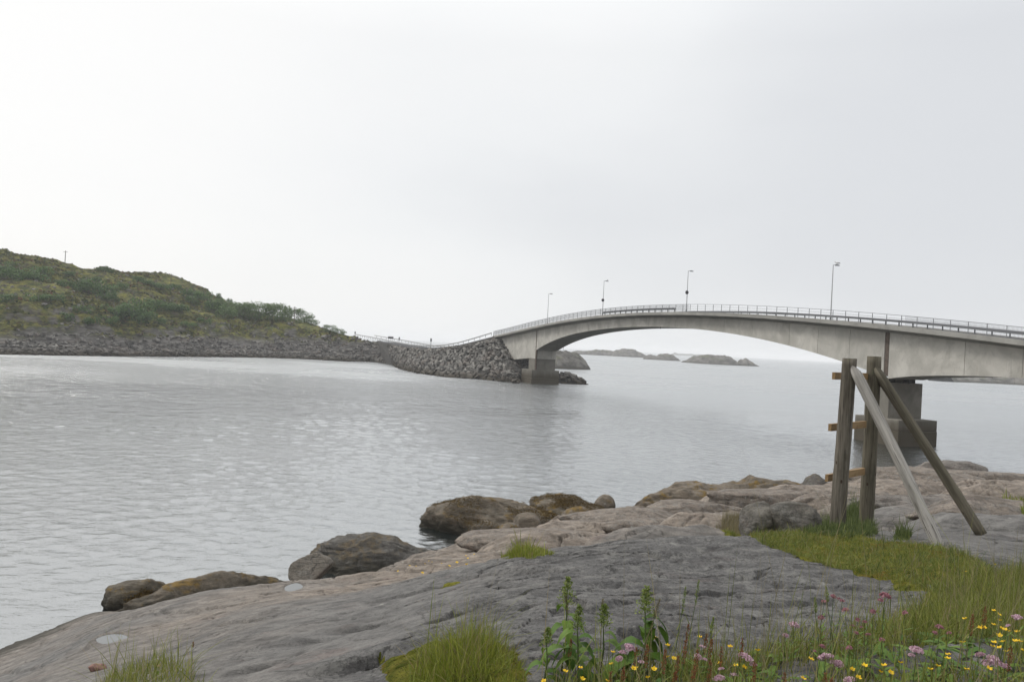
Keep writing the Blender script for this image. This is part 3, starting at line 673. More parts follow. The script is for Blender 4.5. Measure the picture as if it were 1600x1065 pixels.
# ------------------------------------------------------------------ bridge
topc = [(770,524.3),(802,517.2),(834.5,509.7),(856,504.8),(895,497.2),(930,493),(942,491.8),(987,488.7),(1032,487.6),(1065,487.6),(1099,488.1),(1150,489.0),(1197,490.9),(1264,495.6),(1320,500.8),(1340,503.0),(1405,511.0),(1450,516.8),(1523,526.5),(1600,537.0-7.2)]
topc[-1] = (1600, 530.6); topc[-2] = (1523, 522.4); topc[-3] = (1450, 515.6)
tz = sorted(fas(*p) for p in topc); tt = np.array([a for a, b in tz]); tzz = np.array([b for a, b in tz])
pc = np.polyfit(tt, tzz, 5)
def ztop(t):
    t = np.asarray(t, float); lo = tt[0]; d = np.polyval(np.polyder(pc), lo)
    return np.where(t < lo, np.polyval(pc, lo) + d * (t - lo), np.polyval(pc, t))
tL, tR = tt[-1], tt[0]; tR2 = tR - 34
WW, GW = 1.4, 5.4
def soff(pts):
    q = sorted(fas(px, py, WW) for px, py in pts); return np.array([a for a, b in q]), np.array([b for a, b in q])
sm_t, sm_z = soff([(841,544.6),(851,538.8),(862,533.3),(874,528.3),(896,521.5),(930,515.6),(942.5,513.9),(976,511.2),(1010,510.2),(1044,511.2),(1100,514.6),(1162,525),(1234,540),(1287,555.3),(1315,564.2),(1343,574),(1384,589)])
sp = np.polyfit(sm_t, sm_z, 6)
tJL, _ = fas(837.5, 545, WW); tJR, _ = fas(1385, 560, WW)
print('bridge t range', tL, tR, 'joints', tJL, tJR, 'ztop', float(ztop(tL)), float(ztop(tR)), 'residual', np.abs(np.polyval(sp, sm_t) - sm_z).max(), np.abs(np.polyval(pc, tt) - tzz).max())
br = empty('concrete_bridge', tuple(bp(tJL, 4, 0)), 0); tag(br, 'long grey concrete road bridge arching over the strait on two piers', 'bridge')
BI = Matrix.Translation(-br.location)
def brp(name, mb_, mat, smooth=False, parent=None):
    me_ = mb_.me(name, mat, smooth); me_.transform(BI); return ob(name, me_, parent or br)
# deck slab in casting lengths
def deck_ring(t):
    z = float(ztop(t)); DW = 2 * WW + GW
    return [bp(t, 0, z), bp(t, 0, z - .5), bp(t, .25, z - .52), bp(t, WW + .02, z - .86), bp(t, WW + GW - .02, z - .86), bp(t, DW - .25, z - .52), bp(t, DW, z - .5), bp(t, DW, z), bp(t, DW - .35, z), bp(t, DW - .35, z - .16), bp(t, .35, z - .16), bp(t, .35, z)]
ts = list(np.arange(tR2, tL, 12.0)) + [tL]
for a, b in zip(ts[:-1], ts[1:]):
    q = np.linspace(a + .008, b - .008, 9); mb = MB().loft([deck_ring(t) for t in q]); brp('deck_section', mb, M['deck'])
q = np.linspace(tR2, tL, 90); mb = MB().loft([[bp(t, .36, float(ztop(t)) - .155), bp(t, 2 * WW + GW - .36, float(ztop(t)) - .155), bp(t, 2 * WW + GW - .36, float(ztop(t)) - .10), bp(t, .36, float(ztop(t)) - .10)] for t in q]); brp('road_surface', mb, M['asphalt'])
def girder_ring(t, zb):
    z = float(ztop(t)) - .85; return [bp(t, WW, z), bp(t, WW, zb), bp(t, WW + GW, zb), bp(t, WW + GW, z)]
edges = [tJR + .3]; r = random.Random(2)
while edges[-1] < tJL - 10: edges.append(edges[-1] + r.choice((5.2, 6.5, 7.5, 9)))
edges[-1] = tJL - .25
for a, b in zip(edges[:-1], edges[1:]):
    q = np.linspace(a + .025, b - .025, 7); brp('girder_segment', MB().loft([girder_ring(t, float(np.polyval(sp, t))) for t in q]), M['concrete'])
# right side span
s2_t, s2_z = soff([(1388,591.5),(1405,589),(1430,587.2),(1478,586.4),(1530,587.3),(1600,590.8)])
def z2(t):
    if t >= s2_t[0]: return float(np.interp(t, s2_t, s2_z))
    return float(s2_z[0] + (s2_t[0] - t) * .045)
e2 = [tR2, tR2 + 9, tR2 + 18, tR2 + 26, tR2 + 35, tR2 + 41, tJR - .3]
for a, b in zip(e2[:-1], e2[1:]):
    q = np.linspace(a + .025, b - .025, 7); brp('girder_segment', MB().loft([girder_ring(t, z2(t)) for t in q]), M['concrete'])
# left end span: slanted end over the rubble
ta, za = fas(772, 528.5, WW); tb, zb = fas(791.7, 562.6, WW); tc_, zc = fas(825.5, 559.2, WW)
def endwall(w0, w1, name, mat):
    out = []
    for w in (w0, w1): out.append([bp(ta + .9, w, float(ztop(ta)) - .85), bp(tb + .4, w, zb), bp(tc_, w, zc), bp(tJL + .25, w, zc), bp(tJL + .25, w, float(ztop(tJL)) - .85)] )
    rr_ = []
    for ring in out:
        mid = [bp(t, w0 if ring is out[0] else w1, float(ztop(t)) - .85) for t in np.linspace(tJL + .25, ta + .9, 8)[1:-1]]
        rr_.append(ring + mid)
    return brp(name, MB().loft(rr_), mat)
endwall(WW, WW + GW, 'end_span_girder', M['concrete'])
tA2, zA2 = fas(776, 531, WW)
brp('wing_joint', MB().box(bp(tA2, WW - .03, float(ztop(tA2)) - 2.0), .1, .12, 2.2, Matrix((( nn[0], dd[0], 0), (nn[1], dd[1], 0), (0, 0, 1)))), M['joint'])
RB = Matrix(((nn[0], dd[0], 0), (nn[1], dd[1], 0), (0, 0, 1)))      # box axes: across, along, up
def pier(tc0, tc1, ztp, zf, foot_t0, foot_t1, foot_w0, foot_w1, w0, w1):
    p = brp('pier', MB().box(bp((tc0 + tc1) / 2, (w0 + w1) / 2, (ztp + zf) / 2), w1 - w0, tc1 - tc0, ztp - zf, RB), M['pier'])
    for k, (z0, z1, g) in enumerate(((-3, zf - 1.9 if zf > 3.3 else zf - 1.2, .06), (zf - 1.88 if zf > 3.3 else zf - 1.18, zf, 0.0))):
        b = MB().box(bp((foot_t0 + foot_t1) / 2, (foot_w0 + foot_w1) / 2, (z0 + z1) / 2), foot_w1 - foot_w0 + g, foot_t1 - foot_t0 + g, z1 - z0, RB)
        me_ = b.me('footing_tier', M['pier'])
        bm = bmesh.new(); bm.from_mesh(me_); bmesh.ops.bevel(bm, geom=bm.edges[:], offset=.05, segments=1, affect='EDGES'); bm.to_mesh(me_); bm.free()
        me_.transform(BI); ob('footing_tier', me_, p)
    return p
# left pier
t1, zfL = fas(834.5, 577.5, WW); t2, _ = fas(825.5, 577.5, WW)
f1, _ = fas(831, 590, .6); f2, _ = fas(815, 590, .6)
print('left pier', t1, t2, zfL, 'foot', f1, f2)
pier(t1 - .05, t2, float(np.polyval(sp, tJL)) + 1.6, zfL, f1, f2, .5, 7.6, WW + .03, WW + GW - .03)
# right pier
t1, zfR = fas(1387, 653, WW); t2, _ = fas(1350, 650, WW)
f1, _ = fas(1404, 668, .6); f2, _ = fas(1335, 668, .6)
print('right pier', t1, t2, zfR, 'foot', f1, f2)
_, ztR = fas(1390, 597.5, WW)
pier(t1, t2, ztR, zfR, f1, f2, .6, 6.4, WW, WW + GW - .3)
for w in (WW + .9, WW + GW - 1.4):
    brp('bearing', MB().box(bp((t1 + t2) / 2 - .8, w, ztR + .21), .9, .9, .46, RB), M['rubber'])
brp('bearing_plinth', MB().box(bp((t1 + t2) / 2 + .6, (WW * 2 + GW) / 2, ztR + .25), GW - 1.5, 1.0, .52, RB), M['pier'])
# joints
for tj, zb_ in ((tJL, zfL), (tJR, float(np.polyval(sp, tJR)) + .1)):
    z1 = float(ztop(tj)) - .8
    brp('joint_recess', MB().box(bp(tj, WW + .16, (z1 + zb_) / 2), .3, .52, z1 - zb_, RB), M['joint'])
brp('drain_pipe', MB().tube([bp(fas(1028, 511, WW)[0], WW + .5, float(np.polyval(sp, fas(1028, 511, WW)[0])) + .1), bp(fas(1028, 511, WW)[0], WW + .5, float(np.polyval(sp, fas(1028, 511, WW)[0])) - .3)], .06), M['darksteel'])
# abutment wall on the far side keeps the cavity dark
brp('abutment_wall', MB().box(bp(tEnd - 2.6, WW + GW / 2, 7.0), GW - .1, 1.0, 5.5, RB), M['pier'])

# ---- railing with posts every two metres
def railing(name, label, w, t_a, t_b, h, step, off=0.0):
    e_ = empty(name, tuple(bp((t_a + t_b) / 2, w, float(ztop((t_a + t_b) / 2))))); tag(e_, label, 'railing'); inv = Matrix.Translation(-e_.location)
    return e_, inv
rail_e, inv = railing('bridge_railing', 'thin steel pedestrian railing along the near edge of the bridge deck', .12, tR2, tL, 1.17, 2)
pm = MB().box((0, 0, .585), .055, .055, 1.17).me('railing_post', M['galv'])
tpos = []
t = tL - .15
while t > tR2: tpos.append(t); t -= 2.0
rzb = math.atan2(dd[1], dd[0])
for t in tpos:
    o = bpy.data.objects.new('railing_post', pm); o.location = bp(t, .12, float(ztop(t))) - rail_e.location; o.rotation_euler = (0, 0, rzb); link(o, rail_e)
def rail(w, h, th, tw, a, b, name, mat, e_, dz=0):
    q = np.arange(a, b, 1.0); q = np.r_[q, b]; mb = MB()
    mb.loft([[bp(t, w - tw / 2, float(ztop(t)) + h - th / 2), bp(t, w - tw / 2, float(ztop(t)) + h + th / 2), bp(t, w + tw / 2, float(ztop(t)) + h + th / 2), bp(t, w + tw / 2, float(ztop(t)) + h - th / 2)] for t in q])
    me_ = mb.me(name, mat); me_.transform(Matrix.Translation(-e_.location)); return ob(name, me_, e_)
rail(.12, 1.19, .05, .06, tR2, tL, 'top_rail', M['galv'], rail_e)
rail(.12, .82, .028, .03, tR2, tL, 'middle_rail', M['galv'], rail_e)
rail(.12, .48, .028, .03, tR2, tL, 'middle_rail', M['galv'], rail_e)
rail(.12, .16, .03, .03, tR2, tL, 'bottom_rail', M['galv'], rail_e)
V, F = [], []; tb1, _ = fas(1412, 505); tb2, _ = fas(1075, 480)
n = 0
for t in np.arange(tR2, tL - .2, .125):
    if tb1 < t < tb2: continue
    z = float(ztop(t)); c = [bp(t + a, .12 + b, z + h) for h in (.16, 1.17) for a, b in ((-.008, -.008), (.008, -.008), (.008, .008), (-.008, .008))]
    V += c; F += [(n, n + 1, n + 5, n + 4), (n + 1, n + 2, n + 6, n + 5), (n + 2, n + 3, n + 7, n + 6), (n + 3, n, n + 4, n + 7)]; n += 8
me_ = mesh('infill_bars', V, F, M['galv']); me_.transform(Matrix.Translation(-rail_e.location)); o = ob('infill_bars', me_, rail_e); o['kind'] = 'stuff'
# guard rails on the carriageway
def wbeam(fun, a, b, step, name, mat, e_):
    prof = [(-.155, 0), (-.12, -.05), (-.06, -.05), (-.03, 0), (.03, 0), (.06, -.05), (.12, -.05), (.155, 0), (.155, .01), (0, .03), (-.155, .01)]
    rr_ = []
    for t in np.linspace(a, b, max(2, int(abs(b - a) / step))):
        p, nrm = fun(t); rr_.append([Vector(p) + Vector((nrm[0] * y, nrm[1] * y, z)) for z, y in prof])
    me_ = MB().loft(rr_).me(name, mat); me_.transform(Matrix.Translation(-e_.location)); return ob(name, me_, e_)
gp = MB().box((0, 0, .36), .12, .09, .72).me('guardrail_post', M['darksteel'])
def guard(label, w, hb, t_a, t_b, beam_a, beam_b, mat, off):
    e_ = empty('guardrail', tuple(bp((t_a + t_b) / 2, w, float(ztop((t_a + t_b) / 2)) - .1))); tag(e_, label, 'guardrail')
    t = t_b - off
    while t > t_a:
        o = bpy.data.objects.new('guardrail_post', gp); o.location = bp(t, w, float(ztop(t)) - .1) - e_.location; o.rotation_euler = (0, 0, rzb); link(o, e_); t -= 2.0
    wbeam(lambda t: (bp(t, w - .08, float(ztop(t)) + hb), nn), beam_a, beam_b, 2.0, 'guardrail_beam', mat, e_)
    return e_
guard('dark guardrail along the far side of the bridge road', 7.75, .48, tR2, tL - 18, tR2, tL - 18, M['galv'], 1.0)
ga, _ = fas(1058, 484, .9); gb, _ = fas(944, 488, .9)
guard('short dark guardrail beam between the two lamps that carry round signs', .75, .55, ga, gb, ga, gb, M['darksteel'], .6)

# ---- lamps
def lamp(px, py_top, label, sign=None, bird=None):
    t, z = fas(px, py_top + 60, .1)
    # refine: the base sits on the deck edge
    for _ in range(3):
        q = proj(bp(t, .28, float(ztop(t)) + 6.4)); t2, _z = fas(px, py_top, .28); t = t2
    base = bp(t, .28, float(ztop(t))); ztip = fas(px, py_top, .28)[1]; H = ztip - base.z
    e_ = empty('street_lamp', tuple(base)); tag(e_, label, 'street lamp', 'street lamps on the bridge')
    MB().tube([(0, 0, 0), (0, 0, H * .35), (0, 0, H)], [.075, .065, .042], 10).build('pole', M['galv_light'], e_)
    MB().tube([(0, 0, 0), (0, 0, .35)], [.12, .11], 10).build('pole_base', M['galv'], e_)
    a = Vector((nn[0], nn[1], 0))
    MB().tube([Vector((0, 0, H - .04)), Vector((0, 0, H)) + a * .35], [.035, .03], 8).build('arm', M['galv_light'], e_)
    hd = MB(); c0 = Vector((0, 0, H)) + a * .3; c1 = c0 + a * .62
    s_ = Vector((-a.y, a.x, 0)); 
    hd.loft([[c0 + s_ * .05 + Vector((0, 0, -.04)), c0 - s_ * .05 + Vector((0, 0, -.04)), c0 - s_ * .05 + Vector((0, 0, .04)), c0 + s_ * .05 + Vector((0, 0, .04))],
             [c0 + a * .15 + s_ * .13 + Vector((0, 0, -.09)), c0 + a * .15 - s_ * .13 + Vector((0, 0, -.09)), c0 + a * .15 - s_ * .10 + Vector((0, 0, .09)), c0 + a * .15 + s_ * .10 + Vector((0, 0, .09))],
             [c1 + s_ * .1 + Vector((0, 0, -.07)), c1 - s_ * .1 + Vector((0, 0, -.07)), c1 - s_ * .07 + Vector((0, 0, .05)), c1 + s_ * .07 + Vector((0, 0, .05))]])
    hd.build('lamp_head', M['galv'], e_)
    return e_, base, H
def round_sign(base, h, label, edge):
    c = base + Vector((0, 0, h)) - Vector((nn[0], nn[1], 0)) * .12; ax = Vector((-dd[0], -dd[1], 0)); sx = Vector((nn[0], nn[1], 0)); e_ = empty('round_sign', tuple(c)); tag(e_, label, 'sign')
    def disc(r, o0, o1, name, mat):
        mb = MB(); rings = [[ax * oo + (sx * math.cos(2 * math.pi * k / 28) + Vector((0, 0, 1)) * math.sin(2 * math.pi * k / 28)) * r for k in range(28)] for oo in (o0, o1)]; mb.loft(rings); mb.build(name, mat, e_)
    disc(.30, .10, .125, 'sign_plate', M['signdark']); disc(.305, .085, .099, 'sign_rim', edge); MB().box(ax * .08, .05, .05, .3).build('bracket', M['galv'], e_)
def gull(p, label, s=1.0, ang=0.0):
    e_ = empty('gull', tuple(p), ang); tag(e_, label, 'bird', 'gulls resting on the bridge lamps')
    mb = MB(); mb.tube([(-.26, 0, .14), (-.18, 0, .15), (-.05, 0, .16), (.08, 0, .18), (.16, 0, .23), (.19, 0, .28), (.23, 0, .30), (.27, 0, .29)], [.01, .04, .075, .08, .05, .042, .045, .012], 10)
    b = mb.build('body', M['white'], e_, True)
    MB().tube([(-.34, 0, .13), (-.2, 0, .17), (-.02, 0, .20), (.08, 0, .21)], [.008, .05, .07, .02], 8).build('folded_wings', M['greyfeather'], e_, True)
    MB().tube([(.265, 0, .29), (.33, 0, .275)], [.012, .004], 6).build('beak', M['plank'], e_)
    for y in (-.03, .03): MB().tube([(.02, y, 0), (.02, y, .12)], .008, 5).build('leg', M['plank'], e_)
    e_.scale = (s, s, s)
L1 = lamp(857.5, 458.5, 'grey street lamp on the bridge nearest the rubble causeway')
L2 = lamp(944, 438.5, 'grey street lamp left of the long dark rail section, carrying a small round sign')
L3 = lamp(1075.5, 423, 'grey street lamp near the crown of the bridge, carrying a round dark sign')
L4 = lamp(1302, 413.5, 'tallest looking grey street lamp, nearest the timber frame, gull on top')
round_sign(L2[1], 2.9, 'small round sign on the second lamp from the causeway', plain('red sign rim', (.30, .10, .10)))
round_sign(L3[1], 3.1, 'round dark sign on the lamp by the crown of the bridge', M['signdark'])
a3 = Vector((nn[0], nn[1], 0))
gull(L4[1] + a3 * .62 + Vector((0, 0, L4[2] + .06)), 'gull standing on the lamp nearest the timber frame', 1.15, 2.75)
gull(L2[1] + a3 * .75 + Vector((0, 0, L2[2] + .06)), 'gull standing on the lamp with the small round sign', .95, 1.3)

# ---- guardrail and signs on the causeway
GPT = [(768,519.5,204.6),(745,526.5,207),(719,534,210),(695,538.5,214),(673,539.8,220),(655,539.3,229),(641,537.8,239),(628,535.6,251),(614,533,262),(598,529.5,276),(575,525.3,290),(556,522.0,298)]
GP = resamp(np.array([at(*p) for p in GPT]), 60)
e_ = empty('guardrail', tuple(GP[0])); tag(e_, 'pale guardrail beside the road along the rubble causeway', 'guardrail')
mb = MB(); me_ = None
nr = []
for i in range(60):
    tg = GP[min(i + 1, 59)] - GP[max(i - 1, 0)]; tg = tg[:2] / np.linalg.norm(tg[:2]); nr.append(np.array((tg[1], -tg[0])))
prof = [(-.16, 0), (-.10, -.06), (0, 0), (.10, -.06), (.16, 0), (.16, .03), (-.16, .03)]
rr_ = [[Vector(GP[i]) + Vector((nr[i][0] * y, nr[i][1] * y, z - .08)) for z, y in prof] for i in range(60)]
me_ = MB().loft(rr_).me('guardrail_beam', M['galv_light']); me_.transform(Matrix.Translation(-e_.location)); ob('guardrail_beam', me_, e_)
cp = MB().box((0, 0, -.42), .11, .11, .9).me('guardrail_post', M['galv'])
for i in range(0, 60, 1):
    o = bpy.data.objects.new('guardrail_post', cp); o.location = Vector(GP[i]) - e_.location; link(o, e_)
# far side guardrail of the road
GF = GP.copy()
for i in range(60): GF[i][:2] += (nr[i] if nr[i] @ GP[i][:2] > 0 else -nr[i]) * 8.0
e2_ = empty('guardrail', tuple(GF[0])); tag(e2_, 'farther guardrail on the sea side of the causeway road', 'guardrail')
me_ = MB().loft([[Vector(GF[i]) + Vector((nr[i][0] * y, nr[i][1] * y, z - .08)) for z, y in prof] for i in range(60)]).me('guardrail_beam', M['galv_light']); me_.transform(Matrix.Translation(-e2_.location)); ob('guardrail_beam', me_, e2_)
for i in range(0, 60, 2):
    o = bpy.data.objects.new('guardrail_post', cp); o.location = Vector(GF[i]) - e2_.location; link(o, e2_)

def marker(px, y0, y1, Yd, w, label, name='marker_post', mat=None):
    a = at(px, y1, Yd); b = at(px, y0, Yd); h = b[2] - a[2] + .6
    e_ = empty(name, (a[0], a[1], a[2] - .6)); tag(e_, label, 'marker post')
    MB().tube([(0, 0, 0), (0, 0, h)], w, 8).build('post', mat or M['galv'], e_)
    MB().box((0, 0, h - .45), w * 5.5, w * 3, .9).build('marker_plate', M['darksteel'], e_)
marker(554.7, 517.8, 523.5, 300, .08, 'small roadside marker post where the road leaves the headland')
marker(623.5, 526.5, 535.5, 258, .07, 'thin marker post right of the wide road sign')
marker(673, 528.5, 541, 224, .08, 'tall marker post at the lowest point of the causeway')
a = at(610.2, 533, 270); b = at(610.2, 525.8, 270)
e_ = empty('road_sign', (a[0], a[1], a[2] - .5)); tag(e_, 'wide dark road sign on two legs beside the causeway road', 'road sign')
h = b[2] - a[2] + .5
MB().box((0, 0, h - .35), 1.9, .08, .75).build('sign_board', M['signdark'], e_)
for x in (-.75, .75): MB().tube([(x, .08, 0), (x, .08, h)], .05, 6).build('leg', M['galv'], e_)

# utility poles
def upole(px, y0, y1, label, Yd=None, zf=hill_z):
    p = at(px, y1, Yd); q = at(px, y0, Yd); h = q[2] - p[2] + .8
    e_ = empty('utility_pole', (p[0], p[1], p[2] - .8)); tag(e_, label, 'utility pole')
    MB().tube([(0, 0, 0), (0, 0, h)], [.16, .11], 8).build('pole', M['post'], e_)
    MB().bar((-.9, 0, h - .5), (.9, 0, h - .5), .1, .12).build('crossarm', M['post_dark'], e_)
upole(101.5, 391.5, 411, 'thin utility pole on the skyline near the hilltop', 303)
upole(266.5, 427, 452, 'thin utility pole halfway down the hill skyline', 302)
upole(459.5, 478.5, 503, 'utility pole in front of the row of trees', 297)
# ------------------------------------------------------------------ islets
def islet(name, pts, mat, label, depth_ratio=.5, seed=0, cat='islet', base=-1.0):
    """pts: (px, top_py, Y) along the islet; a ridge whose crest follows them"""
    P = np.array([at(*p) for p in pts]); P = resamp(P, max(60, len(P) * 22)); n = len(P); m_ = 40
    tg = np.gradient(P[:, :2], axis=0); tg /= np.linalg.norm(tg, axis=1)[:, None]; nr_ = np.stack([-tg[:, 1], tg[:, 0]], 1)
    half = np.maximum(P[:, 2], .5) * depth_ratio * 2.2 + 2
    vs = np.linspace(-1, 1, m_); VX = P[:, None, 0] + nr_[:, None, 0] * vs[None] * half[:, None]; VY = P[:, None, 1] + nr_[:, None, 1] * vs[None] * half[:, None]
    H = P[:, 2]; sc = max(2.0, float(H.max())) / 6
    VZ = (H[:, None] - base) * (1 - np.abs(vs[None]) ** 2.2) + base
    VZ = VZ + fbm(VX * .15 / sc, VY * .15 / sc, 0, 5, seed) * 1.5 * sc * (1 - np.abs(vs[None])) + (ridged(VX * .3 / sc, VY * .3 / sc, 0, 3, seed + 5) - .3) * .7 * sc * (1 - np.abs(vs[None]) ** 3)
    idx = np.arange(n * m_).reshape(n, m_); Q = np.stack([idx[:-1, :-1], idx[:-1, 1:], idx[1:, 1:], idx[1:, :-1]], -1).reshape(-1, 4)
    c = P.mean(0); c[2] = 0; V = np.stack([VX, VY, VZ], -1).reshape(-1, 3) - c
    me = fastmesh(name, V, Q, mat); o = ob(name, me, None, tuple(c)); tag(o, label, cat); return o
islet('rocky_islet', [(835,560,318),(850,552,320),(868,548,324),(884,547.5,328),(896,551,332),(908,563,336),(916,573,338),(923,578,340)], M['far_rock'], 'rounded rock knoll just behind the left bridge pier', .55, 201, 'rock knoll')
islet('rocky_islet', [(888,553,1080),(895,549.5,1085),(915,547.5,1090),(940,547,1090),(958,548,1090),(970,545,1085),(978,543.8,1085),(990,546.5,1085),(1002,552.5,1080),(1014,558,1075)], M['far_rock'], 'long low islet far behind the arch, left of the others', .7, 211)
islet('rocky_islet', [(1006,563,900),(1013,555,895),(1018,553,890),(1024,557,880),(1030,553.5,880),(1038,551.5,880),(1048,552.5,880),(1056,559,875),(1066,565,870)], M['far_rock'], 'small humped islet in the middle of the group', .7, 221)
islet('rocky_islet', [(1064,566,760),(1078,560,755),(1088,555.5,750),(1102,554,745),(1118,555.8,740),(1132,556,740),(1144,560,738),(1154,566,736)], M['far_rock'], 'largest humped islet with grass on top, right of the middle one', .7, 231)
islet('rocky_islet', [(1150,567,745),(1158,561.5,745),(1166,560.5,745),(1175,565,742),(1187,572,740)], M['far_rock'], 'small pointed islet at the right end of the group', .7, 241)
islet('skerry', [(1048,553.5,3000),(1054,550.8,3000),(1060,552.2,3000),(1080,552.8,3000),(1100,554.2,3000),(1122,556,3000)], M['far_rock'], 'faint flat skerry far off behind the islets', 1.5, 251, 'skerry')
islet('far_shore', [(1470,585,470),(1500,586,480),(1540,586,490),(1580,586,490),(1640,586,480),(1750,584,470),(1900,586,450)], M['far_rock'], 'low rocky shore seen under the right part of the bridge', .8, 261, 'shore')
p = at(880, 548, 326); e_ = empty('beacon_mast', (p[0], p[1], p[2] - 1)); tag(e_, 'thin mast on the rock knoll behind the left pier', 'mast')
MB().tube([(0, 0, 0), (0, 0, 4.0)], [.09, .05], 6).build('mast', M['galv'], e_); MB().box((0, 0, 3.8), .35, .35, .3).build('lantern', M['galv'], e_)

# ------------------------------------------------------------------ outcrops and boulders on the near shore
def icoverts(sub):
    bm = bmesh.new(); bmesh.ops.create_icosphere(bm, subdivisions=sub, radius=1); V = np.array([v.co[:] for v in bm.verts]); F = np.array([[v.index for v in f.verts] for f in bm.faces]); bm.free(); return V, F
ICO = {s: icoverts(s) for s in (4, 5, 6)}
def outcrop(name, loc, size, rz, seed, mat, label, cat='rock outcrop', planes=14, rough=1.0, tint=.3, sub=5, round_=12, cut=.62, group=None):
    V, F = ICO[sub]; r = np.random.default_rng(seed); N = r.normal(size=(planes, 3)); N /= np.linalg.norm(N, axis=1)[:, None]; D = r.uniform(cut, 1.0, planes)
    k = np.maximum(V @ N.T, 1e-3) / D[None]; s = (1 + (k ** round_).sum(1)) ** (1 / round_); U = V / s[:, None]
    size = np.array(size); P = U * size; m_ = float(size.mean())
    nsc = 1.0 / m_; a = math.radians(20); 
    n = fbm(P[:, 0] * nsc * 1.4 + seed, P[:, 1] * nsc * 1.4, P[:, 2] * nsc * 2.2, 4, seed) * .16 + (ridged(P[:, 0] * nsc * 1.8, P[:, 1] * nsc * 1.8 + seed, P[:, 2] * nsc * 4.0, 5, seed + 9, .55) - .3) * .11
    n += -(1 - sstep(0, .05, np.abs(fbm(P[:, 0] * nsc * 1.1, P[:, 1] * nsc * 1.6, P[:, 2] * nsc * 1.5 + seed, 3, seed + 77)))) * .05
    P = P * (1 + n[:, None] * rough)
    P += V * (fbm(P[:, 0] * 6, P[:, 1] * 6, P[:, 2] * 6, 3, seed + 3) * .02)[:, None]
    c, s_ = math.cos(rz), math.sin(rz); P = np.stack([P[:, 0] * c - P[:, 1] * s_, P[:, 0] * s_ + P[:, 1] * c, P[:, 2]], 1)
    me = fastmesh(name, P, F, mat); attr(me, 'tint', np.full(len(P), tint)); attr(me, 'crust', np.full(len(P), .55)); o = ob(name, me, None, tuple(loc)); tag(o, label, cat, group); return o
def put(px, ytop, Yd, hz, **k):
    """top of the rock at this pixel, half height hz"""
    p = at(px, ytop, Yd); return (p[0], p[1], p[2] - hz)
outcrop('rock_outcrop', put(765, 768, 37.5, 2.0), (3.75, 2.3, 2.0), math.radians(-4), 31, M['outcrop'], 'big rounded brown rock at the water with weed on its top', round_=9, sub=6, tint=.6)
outcrop('rock_outcrop', put(885, 765, 41, 1.7), (2.7, 1.9, 1.7), math.radians(-12), 37, M['outcrop'], 'weed covered rock hump behind and right of the big rounded brown rock', sub=5, tint=.5)
outcrop('boulder', put(946, 771, 42, .62), (.62, .6, .6), 0, 41, M['outcrop'], 'smooth round boulder right of the weed covered humps', 'boulder', rough=.3, round_=20, cut=.8, tint=1.0, sub=4)
outcrop('boulder', put(822, 797, 34.2, .75), (.72, .6, .75), .4, 43, M['outcrop'], 'blunt boulder leaning on the right flank of the big rounded rock', 'boulder', rough=.6, tint=.8, sub=4, round_=14)
outcrop('boulder', put(797, 812, 33.6, .6), (.62, .5, .5), 1.2, 45, M['outcrop'], 'low boulder just left of the blunt leaning boulder', 'boulder', rough=.6, tint=.8, sub=4)
outcrop('boulder', put(905, 790, 37, .7), (1.1, .8, .7), .2, 46, M['outcrop'], 'flat brown boulder below the weed covered humps', 'boulder', rough=.6, tint=.8, sub=4)
outcrop('rock_outcrop', put(755, 824, 31.5, .8), (1.6, .9, .8), -.1, 47, M['outcrop'], 'low weed tufted ledge in front of the big rounded rock', tint=.6)
outcrop('rock_outcrop', put(598, 834, 30.2, 1.25), (3.2, 1.6, 1.3), math.radians(10), 53, M['dark_outcrop'], 'dark grey rock hump sloping into the water left of the big brown rock', sub=6, tint=.3)
p = at(488, 893, 20.3); outcrop('boulder', tuple(p), (.62, .45, .48), .3, 59, M['boulder'], 'angular split boulder on the edge of the grey slab', 'boulder', rough=.3, round_=60, cut=.42, tint=1.0, sub=5, planes=9)
pa, pb = atz(165, 943, .3), at(430, 897, 27.3)
outcrop('rock_outcrop', ((pa[0] + pb[0]) / 2 + .5, (pa[1] + pb[1]) / 2, -.45), (3.6, 1.15, 1.35), math.atan2(pb[1] - pa[1], pb[0] - pa[0]), 61, M['outcrop'], 'long low brown rock lying along the water at the left shore', sub=6, tint=.7)
outcrop('rock_outcrop', (atz(215, 935, .2)[0], atz(215, 935, .2)[1], -.1), (1.15, .8, .95), .3, 67, M['outcrop'], 'weed covered knob at the left end of the shore rocks', sub=5, tint=.2)
outcrop('rock_outcrop', put(1075, 752, 43, 2.3), (4.7, 2.6, 2.3), math.radians(22), 71, M['outcrop'], 'long tan shore ridge rising from the water left of centre right', sub=6, tint=1.0, planes=10)
outcrop('rock_outcrop', put(1195, 743, 45, 2.4), (4.2, 2.4, 2.4), math.radians(8), 73, M['outcrop'], 'brown fractured shore ridge left of the timber frame', sub=6, tint=.7, planes=18)
outcrop('boulder', put(1274, 741, 46, 1.3), (1.1, 1.0, 1.3), 0, 79, M['dark_outcrop'], 'dark rounded boulder at the water just left of the timber frame', 'boulder', sub=5, tint=.4, round_=20, cut=.8, rough=.5)
outcrop('rock_outcrop', put(1010, 787, 41, .8), (2.2, .9, .8), .25, 83, M['outcrop'], 'small flat rock at the waterline right of the round boulder', tint=1.0)
p = at(1188, 783, 13.1); outcrop('boulder', (p[0], p[1], p[2] - .40), (.36, .34, .44), .2, 89, M['boulder'], 'lichen spotted boulder in the pale grass, left one of the pair', 'boulder', sub=5, tint=.4, round_=16, cut=.7, rough=.6)
